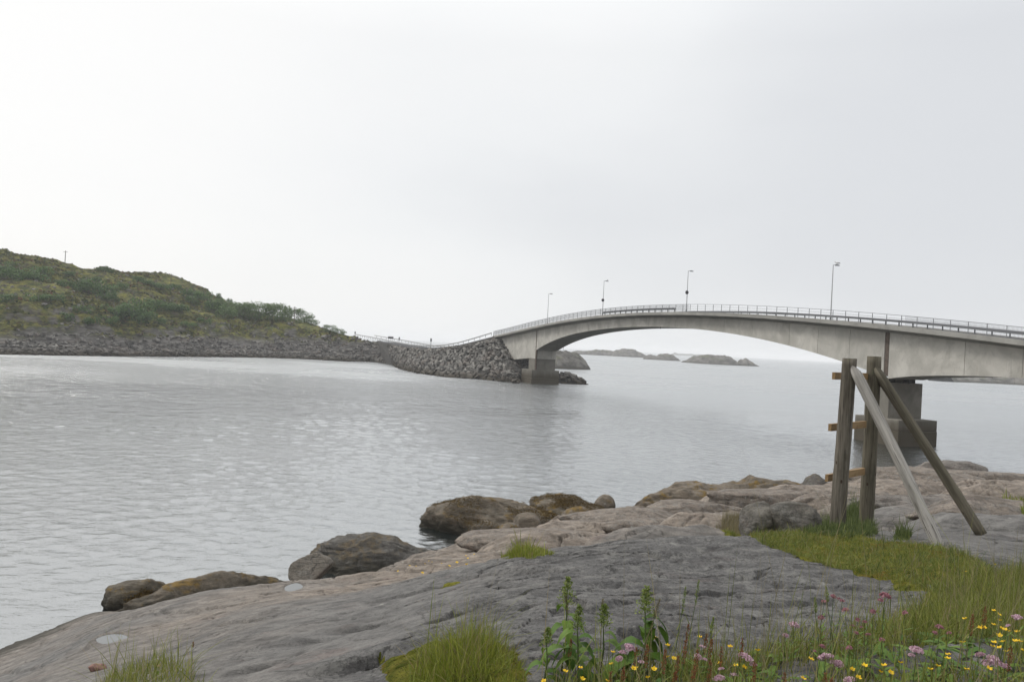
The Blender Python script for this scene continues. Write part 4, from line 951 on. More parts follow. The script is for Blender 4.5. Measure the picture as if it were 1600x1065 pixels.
p = at(1238, 790, 12.9); outcrop('boulder', (p[0], p[1], p[2] - .34), (.50, .38, .42), -.2, 97, M['boulder'], 'wide lichen crusted boulder between the pale grass and the posts', 'boulder', sub=5, tint=.3, round_=24, cut=.6, rough=.6)
p = hit(152, 1046); outcrop('stone', (p[0], p[1], p[2] + .03), (.14, .07, .06), .35, 101, plain('reddish stone', (.20, .115, .095), .9, 0, .3, 20), 'reddish oblong stone on the slab beside the left grass tuft', 'stone', sub=4, rough=.4)
def weed_on(o, seed, n, thr=.75, zmin=.2, size=.05, nf=1.0):
    me_ = o.data; V = np.empty(len(me_.vertices) * 3, np.float32); me_.vertices.foreach_get('co', V); V = V.reshape(-1, 3); N = np.empty(len(V) * 3, np.float32); me_.vertices.foreach_get('normal', N); N = N.reshape(-1, 3)
    g = fbm(V[:, 0] * nf + seed, V[:, 1] * nf, V[:, 2] * nf, 4, seed); k = np.where((N[:, 2] > thr * .6) & (g > .07) & (V[:, 2] > V[:, 2].max() * zmin))[0]
    if not len(k): return
    r = np.random.default_rng(seed); i = r.choice(k, n); jt = r.normal(0, .11, (n, 3)); jt -= N[i] * (jt * N[i]).sum(1)[:, None]; p = V[i] + jt + N[i] * r.uniform(-.02, .05, n)[:, None]; u = r.normal(size=(n, 3)); u /= np.linalg.norm(u, axis=1)[:, None]; w = np.cross(u, r.normal(size=(n, 3))); w /= np.linalg.norm(w, axis=1)[:, None]; s_ = (size * r.uniform(.5, 1.3, n))[:, None]
    Q_ = np.stack([p - u * s_, p - w * s_ * .6, p + u * s_, p + w * s_ * .6], 1).reshape(-1, 3); me2 = fastmesh('seaweed', Q_, np.arange(4 * n).reshape(n, 4), M['weed'], False); attr(me2, 'hue', np.repeat(r.random(n), 4)); c_ = ob('seaweed', me2, o); c_['kind'] = 'stuff'
M['weed'] = leafmat('brown seaweed', (.045, .03, .008), (.14, .085, .015), .1)
for o in [o for o in C.objects if o.name.startswith('rock_outcrop') and 'weed' in o.get('label', '')]: weed_on(o, len(o['label']), 14000, .7, .30, .026, .8)
SLB = [((985,801,31), (3.4,1.5,.8), 6, 'wide pinkish rock back below the round boulder'), ((905,822,28), (1.7,.8,.6), -4, 'dark undercut tan rock right of the blunt leaning boulder'),
       ((1085,790,34), (2.8,1.3,.7), 14, 'tan slab rising behind the dark crest of the near rock'), ((1010,818,25), (2.0,.7,.5), 8, 'pink weathered slab just behind the crest'),
       ((1205,771,36), (3.8,1.3,.8), 10, 'pale flat rock with a pool, behind the lichen boulders'), ((1440,748,38), (4.6,1.8,1.2), -6, 'broad smooth whaleback seen between the braces'),
       ((1565,742,42), (5.5,1.8,1.2), 4, 'long layered whaleback at the right edge near the water'), ((1352,738,49), (1.7,1.1,1.0), 0, 'small tan knob between the posts at the water'),
       ((1405,783,23), (2.3,.8,.5), -3, 'fractured low ledge right of the right post'), ((1540,796,17), (2.0,.9,.45), 5, 'pale slab behind the foot of the dark brace'),
       ((1320,772,29), (2.2,.9,.6), 12, 'rounded pinkish rock just behind the left post'), ((858,836,24.5), (3.0,1.4,.8), 8, 'long tan back of rock below the big rounded rock'), ((1500,733,52), (3.6,1.5,1.1), 2, 'far dark rock rim at the water behind the dark brace')]
for i, ((px, py, Yd), sz, rz_, lb) in enumerate(SLB):
    q = at(px, py, Yd); outcrop('rock_outcrop', (q[0], q[1], q[2] + .10 - sz[2] * .62), sz, math.radians(rz_), 601 + 7 * i, M['bedrock'], lb, 'rock outcrop', planes=14, rough=.8, tint=1.0 if i not in (8, 12) else .5, sub=5, round_=10, cut=.55)
# puddles
def puddle(k, label):
    cx, cy, a, b, z = POOL[k]; V = [(cx, cy, z)] + [(cx + a * 1.2 * (1 + .1 * math.sin(i * .52 + k) + .06 * math.sin(i * 1.05)) * math.cos(i * math.pi / 18), cy + b * 1.2 * (1 + .08 * math.cos(i * .7)) * math.sin(i * math.pi / 18), z) for i in range(36)]
    o = ob('puddle', mesh('puddle', V, [(0, 1 + i, 1 + (i + 1) % 36) for i in range(36)], M['pool'])); tag(o, label, 'puddle', kind='structure')
puddle(0, 'shallow puddle on the slab above the reddish stone')
puddle(1, 'small puddle on the slab beside the angular split boulder')

# ------------------------------------------------------------------ timber frame
tf0 = at(1310, 813, 13.3); tf = empty('timber_frame', (tf0[0], tf0[1], gz(tf0[0], tf0[1]))); tag(tf, 'weathered timber frame of two posts with slanting braces on the rock', 'timber frame')
def log(name, a, b, ra, rb, mat, seed, label=None, flat=None, n=18, seg=26):
    """round timber: local Z along its axis so that the grain follows it"""
    a, b = Vector(a), Vector(b); d = b - a; L = d.length; r = random.Random(seed); V = []
    for i in range(seg + 1):
        f = i / seg; rad = ra + (rb - ra) * f; z = f * L
        for k in range(n):
            th = 2 * math.pi * k / n; rr = rad * (1 + .035 * float(vnoise(math.cos(th) * 2, math.sin(th) * 2, z * 1.3, seed)) + .015 * r.gauss(0, 1))
            x, y = rr * math.cos(th), rr * math.sin(th); zz = z
            if flat and i == seg: zz = z + x * flat
            if i in (0, seg) : x *= .985; y *= .985
            V.append((x + .02 * math.sin(f * 3 + seed), y + .02 * math.sin(f * 2.2 + seed * 2), zz))
    F = [(i * n + k, i * n + (k + 1) % n, (i + 1) * n + (k + 1) % n, (i + 1) * n + k) for i in range(seg) for k in range(n)]
    F += [tuple(range(n))[::-1], tuple(seg * n + k for k in range(n))]
    me = mesh(name, V, F, mat); 
    for p in me.polygons: p.use_smooth = len(p.vertices) == 4
    o = ob(name, me, tf); o.rotation_mode = 'QUATERNION'; o.rotation_quaternion = d.to_track_quat('Z', 'Y'); o.location = a - tf.location
    if label: o['label'] = label
    return o
pL0, pL1 = at(1311, 822, 13.3), at(1325.5, 559.5, 13.3); pR0, pR1 = at(1351.5, 828, 14.6), at(1365, 556.5, 14.6)
log('post', pL0 - (0, 0, .1), pL1, .132, .118, M['post'], 1)
log('post', pR0, pR1, .132, .124, M['post_dark'], 2)
bl = at(1466, 851, 11.55); brr = at(1524, 823, 13.35); bl = bl + (bl - at(1336, 583, 13.18)) * .06; brr = brr + (brr - at(1373.5, 582, 14.5)) * .05
print('feet', bl, gz(bl[0], bl[1]), brr, gz(brr[0], brr[1]), pL0, gz(pL0[0], pL0[1]), pR0, gz(pR0[0], pR0[1]))
log('brace', bl, at(1336, 583, 13.18), .088, .088, M['post_pale'], 3, 'pale bleached brace with a split along its foot', flat=1.6)
log('brace', brr, at(1373.5, 582, 14.5), .092, .09, M['post_dark'], 4, 'dark mossy brace with a pale upper edge', flat=1.6)
for (a, b) in ((at(1302.5, 587, 13.42), at(1354, 587.5, 14.55)), (at(1296.5, 667.5, 13.42), at(1352, 654, 14.5)), (at(1291.5, 746.5, 13.42), at(1350, 724, 14.5))):
    a, b = Vector(a), Vector(b); b.z = a.z; d = b - a; me = MB().box((d.length / 2, 0, 0), d.length, .055, .125).me('crossbeam', M['plank']); o = ob('crossbeam', me, tf)
    o.location = a - tf.location; o.rotation_euler = (0, 0, math.atan2(d.y, d.x))
MB().tube([Vector(at(1344, 601, 13.25)) - tf.location, Vector(at(1354, 600, 14.45)) - tf.location], .012, 6).build('bolt', M['darksteel'], tf)
MB().box(Vector(at(1345.5, 603, 13.1)) - tf.location, .07, .05, .06).build('bolt_nut', M['darksteel'], tf)

# ------------------------------------------------------------------ trees and shrubs on the headland
def leafcloud(name, seed, n, blobs, size, mat, flat=.75):
    r = np.random.default_rng(seed); cs = np.array([b[:3] for b in blobs]); rs = np.array([b[3] for b in blobs])
    w = rs ** 2; i = r.choice(len(blobs), n, p=w / w.sum()); d = r.normal(size=(n, 3)); d /= np.linalg.norm(d, axis=1)[:, None]
    p = cs[i] + d * (rs[i] * r.uniform(.55, 1.08, n) ** .6)[:, None] * np.array((1, 1, flat))
    nrm = d + r.normal(size=(n, 3)) * .6; nrm /= np.linalg.norm(nrm, axis=1)[:, None]
    u = np.cross(nrm, r.normal(size=(n, 3))); u /= np.linalg.norm(u, axis=1)[:, None]; v = np.cross(nrm, u); s = (size * r.uniform(.6, 1.3, n))[:, None]
    V = np.stack([p - u * s, p - v * s * .55, p + u * s, p + v * s * .55], 1).reshape(-1, 3)
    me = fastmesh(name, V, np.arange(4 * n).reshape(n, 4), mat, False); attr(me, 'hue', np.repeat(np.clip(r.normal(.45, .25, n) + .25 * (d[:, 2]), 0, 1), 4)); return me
def crown_variants(seed, h, w, nb, n, size, mat):
    r = random.Random(seed); bl = []
    for k in range(nb):
        a = r.uniform(0, 6.28); z = h * r.uniform(.3, .92); q = w * .5 * (1 - .55 * abs(z / h - .5)) * r.random() ** .5; bl.append((q * math.cos(a), q * math.sin(a), z, w * r.uniform(.18, .32)))
    bl += [(0, 0, h * .6, w * .3), (.05, 0, h * .3, w * .34), (-.05, .1, h * .2, w * .3), (0, 0, h * .84, w * .18)]; return leafcloud('crown', seed, n, bl, size, mat)
TREE = [crown_variants(300 + i, 1.0, 1.0 + .1 * (i % 3), 9, 1100, .042, M['leaf']) for i in range(4)]
SHR = [leafcloud('crown', 320 + i, 520, [(random.Random(i * 9 + k).uniform(-.4, .4), random.Random(i * 7 + k + 50).uniform(-.4, .4), random.Random(i * 5 + k + 90).uniform(.12, .42), random.Random(i + k * 3).uniform(.18, .34)) for k in range(7)], .055, M['shrub']) for i in range(4)]
def trunkmesh(seed):
    r = random.Random(seed); mb = MB(); mb.tube([(0, 0, -.05), (.01, 0, .2), (0, .02, .45), (.02, 0, .8)], [.025, .02, .014, .005], 6)
    for k in range(5):
        a = r.uniform(0, 6.28); z = r.uniform(.25, .6); mb.tube([(0, 0, z), (math.cos(a) * .15, math.sin(a) * .15, z + .14), (math.cos(a) * .28, math.sin(a) * .28, z + .25)], [.01, .007, .003], 5)
    return mb.me('trunk', M['bark'])
TR = [trunkmesh(i) for i in range(3)]
ORD = ['first', 'second', 'third', 'fourth', 'fifth', 'sixth', 'seventh', 'eighth', 'ninth', 'tenth', 'eleventh', 'twelfth', 'thirteenth', 'fourteenth', 'fifteenth', 'sixteenth', 'seventeenth', 'eighteenth', 'nineteenth', 'twentieth', 'twenty first', 'twenty second', 'twenty third', 'twenty fourth', 'twenty fifth', 'twenty sixth', 'twenty seventh', 'twenty eighth', 'twenty ninth', 'thirtieth']
def treeobj(name, p, h, w, seed, label, cat, group, crowns):
    e_ = empty(name, tuple(p), random.Random(seed).uniform(0, 6.28)); tag(e_, label, cat, group)
    c = ob('crown', crowns[seed % len(crowns)], e_); c.scale = (w, w, h); c.location.z = -.05 * h
    t = ob('trunk', TR[seed % 3], e_); t.scale = (h * .8, h * .8, h * .75)
    return e_
def onhill(px, py): return hit(px, py, hill_z, 180, 420)
trees = [(333,482,4,5),(345,478,3.5,5),(352,497,6,8),(364,484,4,6),(372,496,7,7),(384,497,7,6),(395,499,8,6),(405,499,8,6.5),(416,499,7.5,6),(426,500,7.5,6),(436,500,7.5,6.5),(444,501,7.6,5),(452,502,6.5,5),(466,503,6.6,6),(475,504,6,5),(484,506,4.6,4.5),(493,509,3.4,4),(510,517,3,3.4),(519,519,3.6,3),(529,521,2.6,3.6),(536,523,2,2.4)]
for i, (px, py, h, w) in enumerate(trees):
    d = onhill(px, py); treeobj('birch_tree', d - (0, 0, .3), h * .86, w, i, '%s tree from the left in the row along the headland ridge' % ORD[i], 'tree', 'trees in the row on the headland ridge', TREE)
shr = [(8,432,5,8),(30,436,5,9),(52,438,5,9),(66,430,4,7),(92,447,3,5),(122,455,5,7),(134,446,4,6),(146,458,6,9),(158,461,5,8),(172,470,4,6),(148,440,3,5),(190,452,3,5),(108,500,3,4),(128,488,3,6),(178,492,5,8),(195,496,6,9),(207,500,6,10),(217,488,6,7),(226,499,4,7),(170,505,3,5),
       (245,480,4,7),(258,484,4,7),(270,486,4,7),(284,486,3,6),(215,440,3,6),(228,444,3,6),(243,448,3,6),(256,452,3,6),(278,452,3,5),(292,462,4,6),(306,463,4,6),(318,470,5,7),(328,484,5,7),(340,487,5,7),(356,490,5,7),(300,475,4,6),(165,424,3,3),(158,423,2.4,2.4),(172,426,2.6,3),(342,468,3.5,3),(360,474,3,3),(20,416,2.5,5),(105,430,2.5,6),(60,470,3,6),(5,470,3,6),(90,470,3,5),(140,505,3,5),(320,505,2.5,5),(250,505,2.5,5),(290,508,2,5)]
def bandlabel(items, bands):
    out = {}; cnt = {}
    for it in sorted(items):
        b_ = next(nm for lim, nm in bands if it[1] <= lim(it[0])); cnt[b_] = cnt.get(b_, 0) + 1; out[it] = (ORD[cnt[b_] - 1], b_)
    return out
shl = bandlabel(shr, [(lambda x: 416 + .16 * x, 'near the skyline'), (lambda x: 452 + .11 * x, 'on the upper slope'), (lambda x: 486 + .03 * x, 'on the middle slope'), (lambda x: 999, 'on the lower slope')])
for i, (px, py, h, w) in enumerate(shr):
    d = onhill(px, py); treeobj('shrub', d - (0, 0, .2), h * 1.5, w * .9, i + 3, 'green shrub %s of the headland, %s there from the left' % (shl[(px, py, h, w)][1], shl[(px, py, h, w)][0]), 'shrub', 'shrubs on the headland slope', SHR)
its = []; r2 = random.Random(77); xs = [r2.uniform(-215, -45) for _ in range(900)]; ys = [r2.uniform(196, 300) for _ in xs]; zz = hill_z(np.array(xs), np.array(ys))
for x, y, z in zip(xs, ys, zz):
    if z > 4: s_ = r2.uniform(.5, 1.9); its.append((r2.randrange(10), Vector((x, y, z + .1)), Euler((r2.uniform(-.2, .2), r2.uniform(-.2, .2), r2.uniform(0, 6))).to_quaternion(), s_))
joined_stones('hillside_stones', its, head)
# low heath tufts over the slope
V, F, HU = [], [], []; r2 = np.random.default_rng(5)
xs = r2.uniform(-215, -40, 46000); ys = r2.uniform(195, 335, 46000); zs = hill_z(xs, ys)
gxx = (hill_z(xs + .8, ys) - zs) / .8; gyy = (hill_z(xs, ys + .8) - zs) / .8; den = fbm(xs * .06, ys * .06, 0, 3, 171)
k = (zs > 5.5) & (np.hypot(gxx, gyy) < .9) & (den > -.12); xs, ys, zs = xs[k], ys[k], zs[k]; n = len(xs)
s = r2.uniform(.25, .75, n); a = r2.uniform(0, 3.14, n); cz = np.stack([np.cos(a), np.sin(a), 0 * a], 1) * s[:, None]
p = np.stack([xs, ys, zs], 1); upv = np.stack([r2.normal(0, .25, n), r2.normal(0, .25, n), s * r2.uniform(.5, 1.1, n)], 1)
V = np.stack([p - cz, p + cz, p + cz * .5 + upv, p - cz * .5 + upv], 1).reshape(-1, 3)
me = fastmesh('heath_tufts', V, np.arange(4 * n).reshape(n, 4), leafmat('heath', (.02, .035, .010), (.19, .18, .045), .2, (.16, .09, .05)), False); attr(me, 'hue', np.repeat(r2.random(n), 4))
o = ob('heath_tufts', me); tag(o, 'low heath and moss tufts covering the headland slope', 'heath', kind='stuff')

# ------------------------------------------------------------------ grasses near the camera
def domed(base, lo=.3):
    c = base[:, :2].mean(0); d = base[:, :2] - c; sd_ = d.std(0) * 1.9 + 1e-6; q = np.hypot(d[:, 0] / sd_[0], d[:, 1] / sd_[1]); return lo + (1 - lo) * sstep(1.15, .1, q)
def blades(name, base, hgt, wid, mat, seed, lean=.35, droop=.5, label=None, kind='stuff', cat='grass', hue=None, windx=.12, dome=False):
    r = np.random.default_rng(seed); n = len(base); h = hgt * np.exp(r.normal(0, .42, n))
    if dome: h = h * domed(base)
    az = r.uniform(0, 2 * math.pi, n); dr = np.stack([np.cos(az) + windx, np.sin(az), 0 * az], 1); ln = np.abs(r.normal(0, lean, n))
    fa = r.uniform(0, math.pi, n); side = np.stack([np.cos(fa), np.sin(fa), 0 * fa], 1) * (wid * r.uniform(.6, 1.3, n))[:, None]
    lev = np.array([0, .35, .7, 1.0]); rows = []
    for f in lev:
        c = base + dr * (h * (ln * f + droop * ln * f * f))[:, None] + np.array((0, 0, 1)) * (h * f * (1 - .35 * droop * ln * f))[:, None]
        w_ = side * (1 - .25 * f if f < 1 else .12); rows.append((c - w_, c + w_))
    V = np.stack([x for pr in rows for x in pr], 1).reshape(-1, 3); b = np.arange(n)[:, None] * 8
    Q = np.concatenate([b + np.array([[0, 1, 3, 2]]), b + np.array([[2, 3, 5, 4]]), b + np.array([[4, 5, 7, 6]])], 0)
    me = fastmesh(name, V, Q, mat, False); hu = r.random(n) if hue is None else hue; attr(me, 'hue', np.repeat(hu, 8)); o = ob(name, me)
    if label: tag(o, label, cat, kind=kind)
    return o
def inpoly(x, y, P):
    c = np.zeros(len(x), bool); n = len(P)
    for i in range(n):
        x1, y1 = P[i]; x2, y2 = P[(i + 1) % n]; m_ = ((y1 > y) != (y2 > y)) & (x < (x2 - x1) * (y - y1) / (y2 - y1 + 1e-12) + x1); c ^= m_
    return c
def world_poly(pxs): return [tuple(hit(*p)[:2]) for p in pxs]
def scatter(poly, dens, seed, nmax=60000, clump=None):
    P = np.array(poly); r = np.random.default_rng(seed); lo, hi = P.min(0), P.max(0); n = int((hi - lo).prod() * dens); n = min(n, 400000)
    x, y = r.uniform(lo[0], hi[0], n), r.uniform(lo[1], hi[1], n); k = inpoly(x, y, poly)
    x, y = x[k], y[k]
    if clump is not None: k = fbm(x * clump[0], y * clump[0], 0, 3, seed) > clump[1]; x, y = x[k], y[k]
    k = np.hypot(x, y) > 3.1; x, y = x[k][:nmax], y[k][:nmax]; return np.stack([x, y, near_z(x, y)], 1)
def mat_patch(name, poly, thick, label, seed, res=.035, wob=.26, matn='moss'):
    P = np.array(poly); lo, hi = P.min(0) - .3, P.max(0) + .3; nx, ny = int((hi[0] - lo[0]) / res) + 2, int((hi[1] - lo[1]) / res) + 2
    X, Y = np.meshgrid(np.linspace(lo[0], hi[0], nx), np.linspace(lo[1], hi[1], ny))
    # distance to polygon edge
    d = np.full(X.shape, 1e9)
    for i in range(len(P)):
        a, b = P[i], P[(i + 1) % len(P)]; ab = b - a; t = np.clip(((X - a[0]) * ab[0] + (Y - a[1]) * ab[1]) / (ab @ ab), 0, 1); d = np.minimum(d, np.hypot(X - a[0] - ab[0] * t, Y - a[1] - ab[1] * t))
    ins = inpoly(X.ravel(), Y.ravel(), [tuple(p) for p in P]).reshape(X.shape); d = np.where(ins, d, -d) + wob * fbm(X * 3, Y * 3, 0, 4, seed)
    Z = near_z(X, Y) + thick * sstep(-.02, .12, d) * (1 + .5 * fbm(X * 8, Y * 8, 0, 4, seed + 1)) - .02
    idx = np.arange(nx * ny).reshape(ny, nx); Q = np.stack([idx[:-1, :-1], idx[:-1, 1:], idx[1:, 1:], idx[1:, :-1]], -1).reshape(-1, 4); Q = Q[(d.ravel()[Q] > -.02).all(1)]
    me = fastmesh(name, np.stack([X, Y, Z], -1).reshape(-1, 3), Q, M[matn]); o = ob(name, me); tag(o, label, 'moss', kind='stuff'); return o

lawn = world_poly([(1130,832),(1180,828),(1260,834),(1330,838),(1400,848),(1470,856),(1510,868),(1535,882),(1560,900),(1560,940),(1480,945),(1440,915),(1400,908),(1330,892),(1290,884),(1250,872),(1190,850)])
mat_patch('turf', lawn, .05, 'mossy turf around the foot of the timber frame', 400)
ms2 = world_poly([(1310,882),(1360,893),(1440,905),(1500,905),(1500,935),(1430,935),(1385,925),(1340,905)])
b = scatter(lawn, 2600, 401, 60000); blades('short_grass', b, .055, .0035, M['lawn'], 402, .5, .6, 'short yellow green grass on the turf patch')
b = scatter(lawn, 260, 440, 6000, (2.2, .08)); blades('turf_tufts', b, .12, .003, M['darkgrass'], 441, .45, .6, 'darker longer tufts standing in the turf')
b = scatter(lawn, 160, 442, 4000, (1.8, .05)); blades('turf_straw', b, .09, .0025, M['drygrass'], 443, .6, .6, 'dead straw blades lying in the turf')
b = scatter(world_poly([(1255,838),(1262,812),(1300,806),(1345,822),(1372,835),(1330,845)]), 2600, 403); blades('grass_tuft', b, .24, .004, M['darkgrass'], 404, .3, .5, 'dark green grass around the feet of the posts', dome=True)
b = scatter(world_poly([(1118,830),(1128,812),(1160,806),(1178,826),(1170,834)]), 1800, 405); blades('grass_tuft', b, .34, .003, M['drygrass'], 406, .25, .4, 'pale dry grass left of the lichen boulders', dome=True)
b = scatter(world_poly([(1395,842),(1400,832),(1425,836),(1420,846)]), 2600, 407); blades('grass_tuft', b, .16, .004, M['darkgrass'], 408, .3, .5, 'small grass tuft between the two braces', dome=True)
b = scatter(world_poly([(782,872),(800,862),(850,860),(868,866),(830,874)]), 1500, 409); blades('grass_tuft', b, .16, .0045, M['tuft'], 410, .4, .5, 'low grass strip in a hollow of the slab', dome=True)
b = scatter(world_poly([(1560,800),(1600,785),(1660,780),(1660,805),(1600,803)]), 300, 411); blades('grass_tuft', b, .2, .01, M['tuft'], 412, .4, .5, 'green grass among the rocks at the right edge')
mat_patch('moss_patch', world_poly([(676,922),(690,910),(728,902),(722,912),(690,920)]), .03, 'small yellow moss patch in a crack of the slab', 413, .03, .05)
tuftp = world_poly([(600,1090),(618,1040),(650,1012),(700,998),(770,1000),(815,1018),(838,1060),(840,1090)])
mat_patch('moss_patch', tuftp, .05, 'bright moss cushion under the grass tuft at the bottom', 414, .02, .06)
mat_patch('moss_patch', world_poly([(588,1034),(600,1022),(640,1020),(670,1040),(650,1080),(600,1080)]), .05, 'yellow moss lobe left of the bottom grass tuft', 415, .02, .05)
mat_patch('moss_patch', world_poly([(1385,905),(1335,900),(1310,884),(1350,888),(1440,905),(1460,925),(1400,925)]), .04, 'golden moss at the edge of the turf by the dark rock', 435, .02, .05)
b = scatter(world_poly([(640,1090),(650,1035),(690,1012),(760,1010),(805,1030),(825,1085)]), 6500, 416); blades('grass_tuft', b, .17, .0022, M['tuft'], 417, .42, .6, 'dense green grass tuft growing from moss at the bottom', dome=True)
b = scatter(world_poly([(640,1060),(660,1020),(750,1010),(820,1040),(830,1085)]), 500, 436); blades('grass_seed_stalks', b, .26, .0013, M['drygrass'], 437, .3, .4, 'thin dry seed stalks over the bottom grass tuft', dome=True)
b = scatter(world_poly([(140,1110),(170,1055),(240,1030),(300,1050),(350,1110)]), 420, 418); blades('grass_tuft', b, .24, .0025, M['grass'], 419, .4, .5, 'thin grass tuft at the bottom left corner of the slab', dome=True)
mead = world_poly([(835,1100),(860,1080),(960,1060),(1060,1040),(1150,1030),(1230,1015),(1300,1005),(1380,985),(1440,960),(1490,925),(1560,900),(1700,880),(1800,1000),(1700,1300),(1300,1400),(900,1400)])
ml = [(-.2, 2.9)] 
b = scatter(mead, 2000, 420, 22000, (1.3, .0)); blades('meadow_grass', b, .11, .0024, M['grass'], 421, .38, .5, 'mixed green meadow grass covering the lower right corner')
b = scatter(mead, 120, 422, 2600, (1.6, 0)); blades('meadow_grass', b, .27, .0018, M['grass'], 423, .25, .4, 'taller thin grass stalks standing over the meadow')
b = scatter(world_poly([(1450,945),(1480,915),(1540,893),(1640,893),(1640,970),(1480,975)]), 600, 424, 9000); blades('meadow_grass', b, .12, .003, M['grass'], 425, .3, .5, 'long green grass on the right behind the flowers')
b = scatter(mead, 60, 426, 1500, (1.0, -.2)); blades('dry_stalks', b, .42, .0014, M['drygrass'], 427, .2, .3, 'thin dry straw stalks among the meadow flowers')
# bits of leaf litter greens: broad low leaves
def leafs(name, base, L, mat, seed, label, n_per=6):
    r = np.random.default_rng(seed); V, F = [], []; hu = []; n = 0
    for p in base:
        for k in range(n_per):
            az = r.uniform(0, 6.28); l = L * r.uniform(.5, 1.2); el = r.uniform(.3, 1.1); d = np.array((math.cos(az), math.sin(az), 0)); s_ = np.array((-d[1], d[0], 0)); h_ = r.random()
            for f, w in ((0, .1), (.3, .8), (.65, .8), (1, .05)):
                c = p + d * l * f + np.array((0, 0, l * el * (f - .8 * f * f))) ; V += [c - s_ * w * l * .16, c + s_ * w * l * .16]; hu += [h_, h_]
            for q in range(3): F.append((n + 2 * q, n + 2 * q + 1, n + 2 * q + 3, n + 2 * q + 2))
            n += 8
    me = fastmesh(name, np.array(V), np.array(F), mat); attr(me, 'hue', hu); o = ob(name, me); tag(o, label, 'plants', kind='stuff')
leafs('meadow_leaves', scatter(mead, 40, 428, 900), .12, M['dock'], 429, 'broad green leaves low in the meadow grass')

# ---- flowers, one by one
def ground_below(px, py, lift):
    """foot of a plant whose head shows at this pixel and stands this high over the ground"""
    f = lambda X, Y: near_z(X, Y) + lift
    p = hit(px, py, f, 2.4, 60); return p[0], p[1], gz(p[0], p[1])
def umbel(name, seed, R, n, mat, dome=.35, pet=.006):
    r = np.random.default_rng(seed); V, Q, hu = [], [], []
    for i in range(n):
        a = r.uniform(0, 6.28); q = math.sqrt(r.random()) * R; p = np.array((q * math.cos(a), q * math.sin(a), dome * R * (1 - (q / R) ** 2) + r.normal(0, .0018)))
        h_ = r.random()
        for k in range(3):
            d = r.normal(size=3); d /= np.linalg.norm(d); u = np.cross(d, r.normal(size=3)); u /= np.linalg.norm(u); v = np.cross(d, u); s_ = pet * r.uniform(.6, 1.1)
            b0 = len(V); V += [p - u * s_, p - v * s_, p + u * s_, p + v * s_]; Q.append((b0, b0 + 1, b0 + 2, b0 + 3)); hu += [h_] * 4
    me = fastmesh(name, np.array(V), np.array(Q), mat, False); attr(me, 'hue', hu); return me
UMB = [umbel('flower_head', 500 + i, .024 + .003 * i, 110, M['pink']) for i in range(3)]
UMD = [umbel('flower_head', 510 + i, .016 + .002 * i, 75, M['rose'], .55, .0055) for i in range(3)]
BUT = []
for i in range(3):
    V, F, hu = [], [], []; r = random.Random(i)
    for k in range(5):
        a = k * 1.2566 + r.uniform(-.1, .1); d = Vector((math.cos(a), math.sin(a), 0)); s_ = Vector((-d.y, d.x, 0)); b0 = len(V)
        V += [d * .001, d * .007 + s_ * .0055 + Vector((0, 0, .003)), d * .0115 + Vector((0, 0, .006 + r.uniform(-.001, .002))), d * .007 - s_ * .0055 + Vector((0, 0, .003))]; F.append((b0, b0 + 1, b0 + 2, b0 + 3)); hu += [r.random()] * 4
    me = mesh('petals', V, F, M['yellow']); attr(me, 'hue', hu); BUT.append(me)
def flower(kind, px, py, lift, label, group, cat, i, sc=1.0, extra=0):
    x, y, z = ground_below(px, py, lift); r = random.Random(i * 13 + 5); e_ = empty(kind, (x, y, z)); tag(e_, label, cat, group)
    bx, by = r.uniform(-.03, .03), r.uniform(-.03, .03); pts = [(bx, by, -.01), (bx * .8, by * .3, lift * .4), (bx * .2, 0, lift * .8), (0, 0, lift)]
    MB().tube(pts, [.0022, .002, .0016, .0012] if 'butter' not in kind and 'yellow' not in kind else [.0011] * 4, 5).build('stem', M['stem'], e_)
    ms = {'p': UMB, 'r': UMD, 'y': BUT}[cat[0] if cat != 'flower' else label[0]]; h_ = ob('flower_head', ms[i % 3], e_); h_.location = (0, 0, lift); h_.scale = (sc,) * 3
    h_.rotation_euler = (r.uniform(-.4, .4), r.uniform(-.4, .4), r.uniform(0, 6))
    for k in range(extra):
        a = r.uniform(0, 6.28); q = Vector((math.cos(a) * .035, math.sin(a) * .035, lift - r.uniform(.01, .04))); MB().tube([(pts[2][0], 0, lift * .78), tuple(q)], .0012, 4).build('side_stem', M['stem'], e_)
        h2 = ob('flower_head', ms[(i + k + 1) % 3], e_); h2.location = q; h2.scale = (sc * .6,) * 3
    if ms is not BUT:
        V, F, hu = [], [], []
        for k in range(3):
            zz = lift * (.3 + .2 * k)
            for sgn in (-1, 1):
                a = r.uniform(0, 6.28) if sgn < 0 else a + math.pi; d = Vector((math.cos(a), math.sin(a), .35)); s_ = Vector((-d.y, d.x, 0)); b0 = len(V); p = Vector((bx * .5, by * .3, zz))
                V += [p, p + d * .03 + s_ * .005, p + d * .06, p + d * .03 - s_ * .005]; F.append((b0, b0 + 1, b0 + 2, b0 + 3)); hu += [r.random()] * 4
        me = mesh('stem_leaves', V, F, M['dock']); attr(me, 'hue', hu); ob('stem_leaves', me, e_)
pinks = [(984,1013,.2,1.1,1),(967,1029,.16,.8,0),(1002,1034,.14,.6,0),(1097,1010,.2,.6,0),(1091,1027,.17,.8,1),(1165,1027,.2,1.15,1),(1127,1045,.15,.6,0),(1147,1054,.12,.6,0),(1123,1060,.13,.9,0),(1240,976,.22,.9,1),(1227,993,.18,.6,0),(1290,1027,.2,1.15,1),(1310,1037,.16,.9,0),(1432,1016,.2,1.0,1),(1327,1063,.14,.9,0),(1531,1023,.2,.8,0),(1553,1032,.2,1.1,2),(1570,1042,.18,.8,0),(1589,964,.22,.9,0),(1575,978,.2,.5,0)]
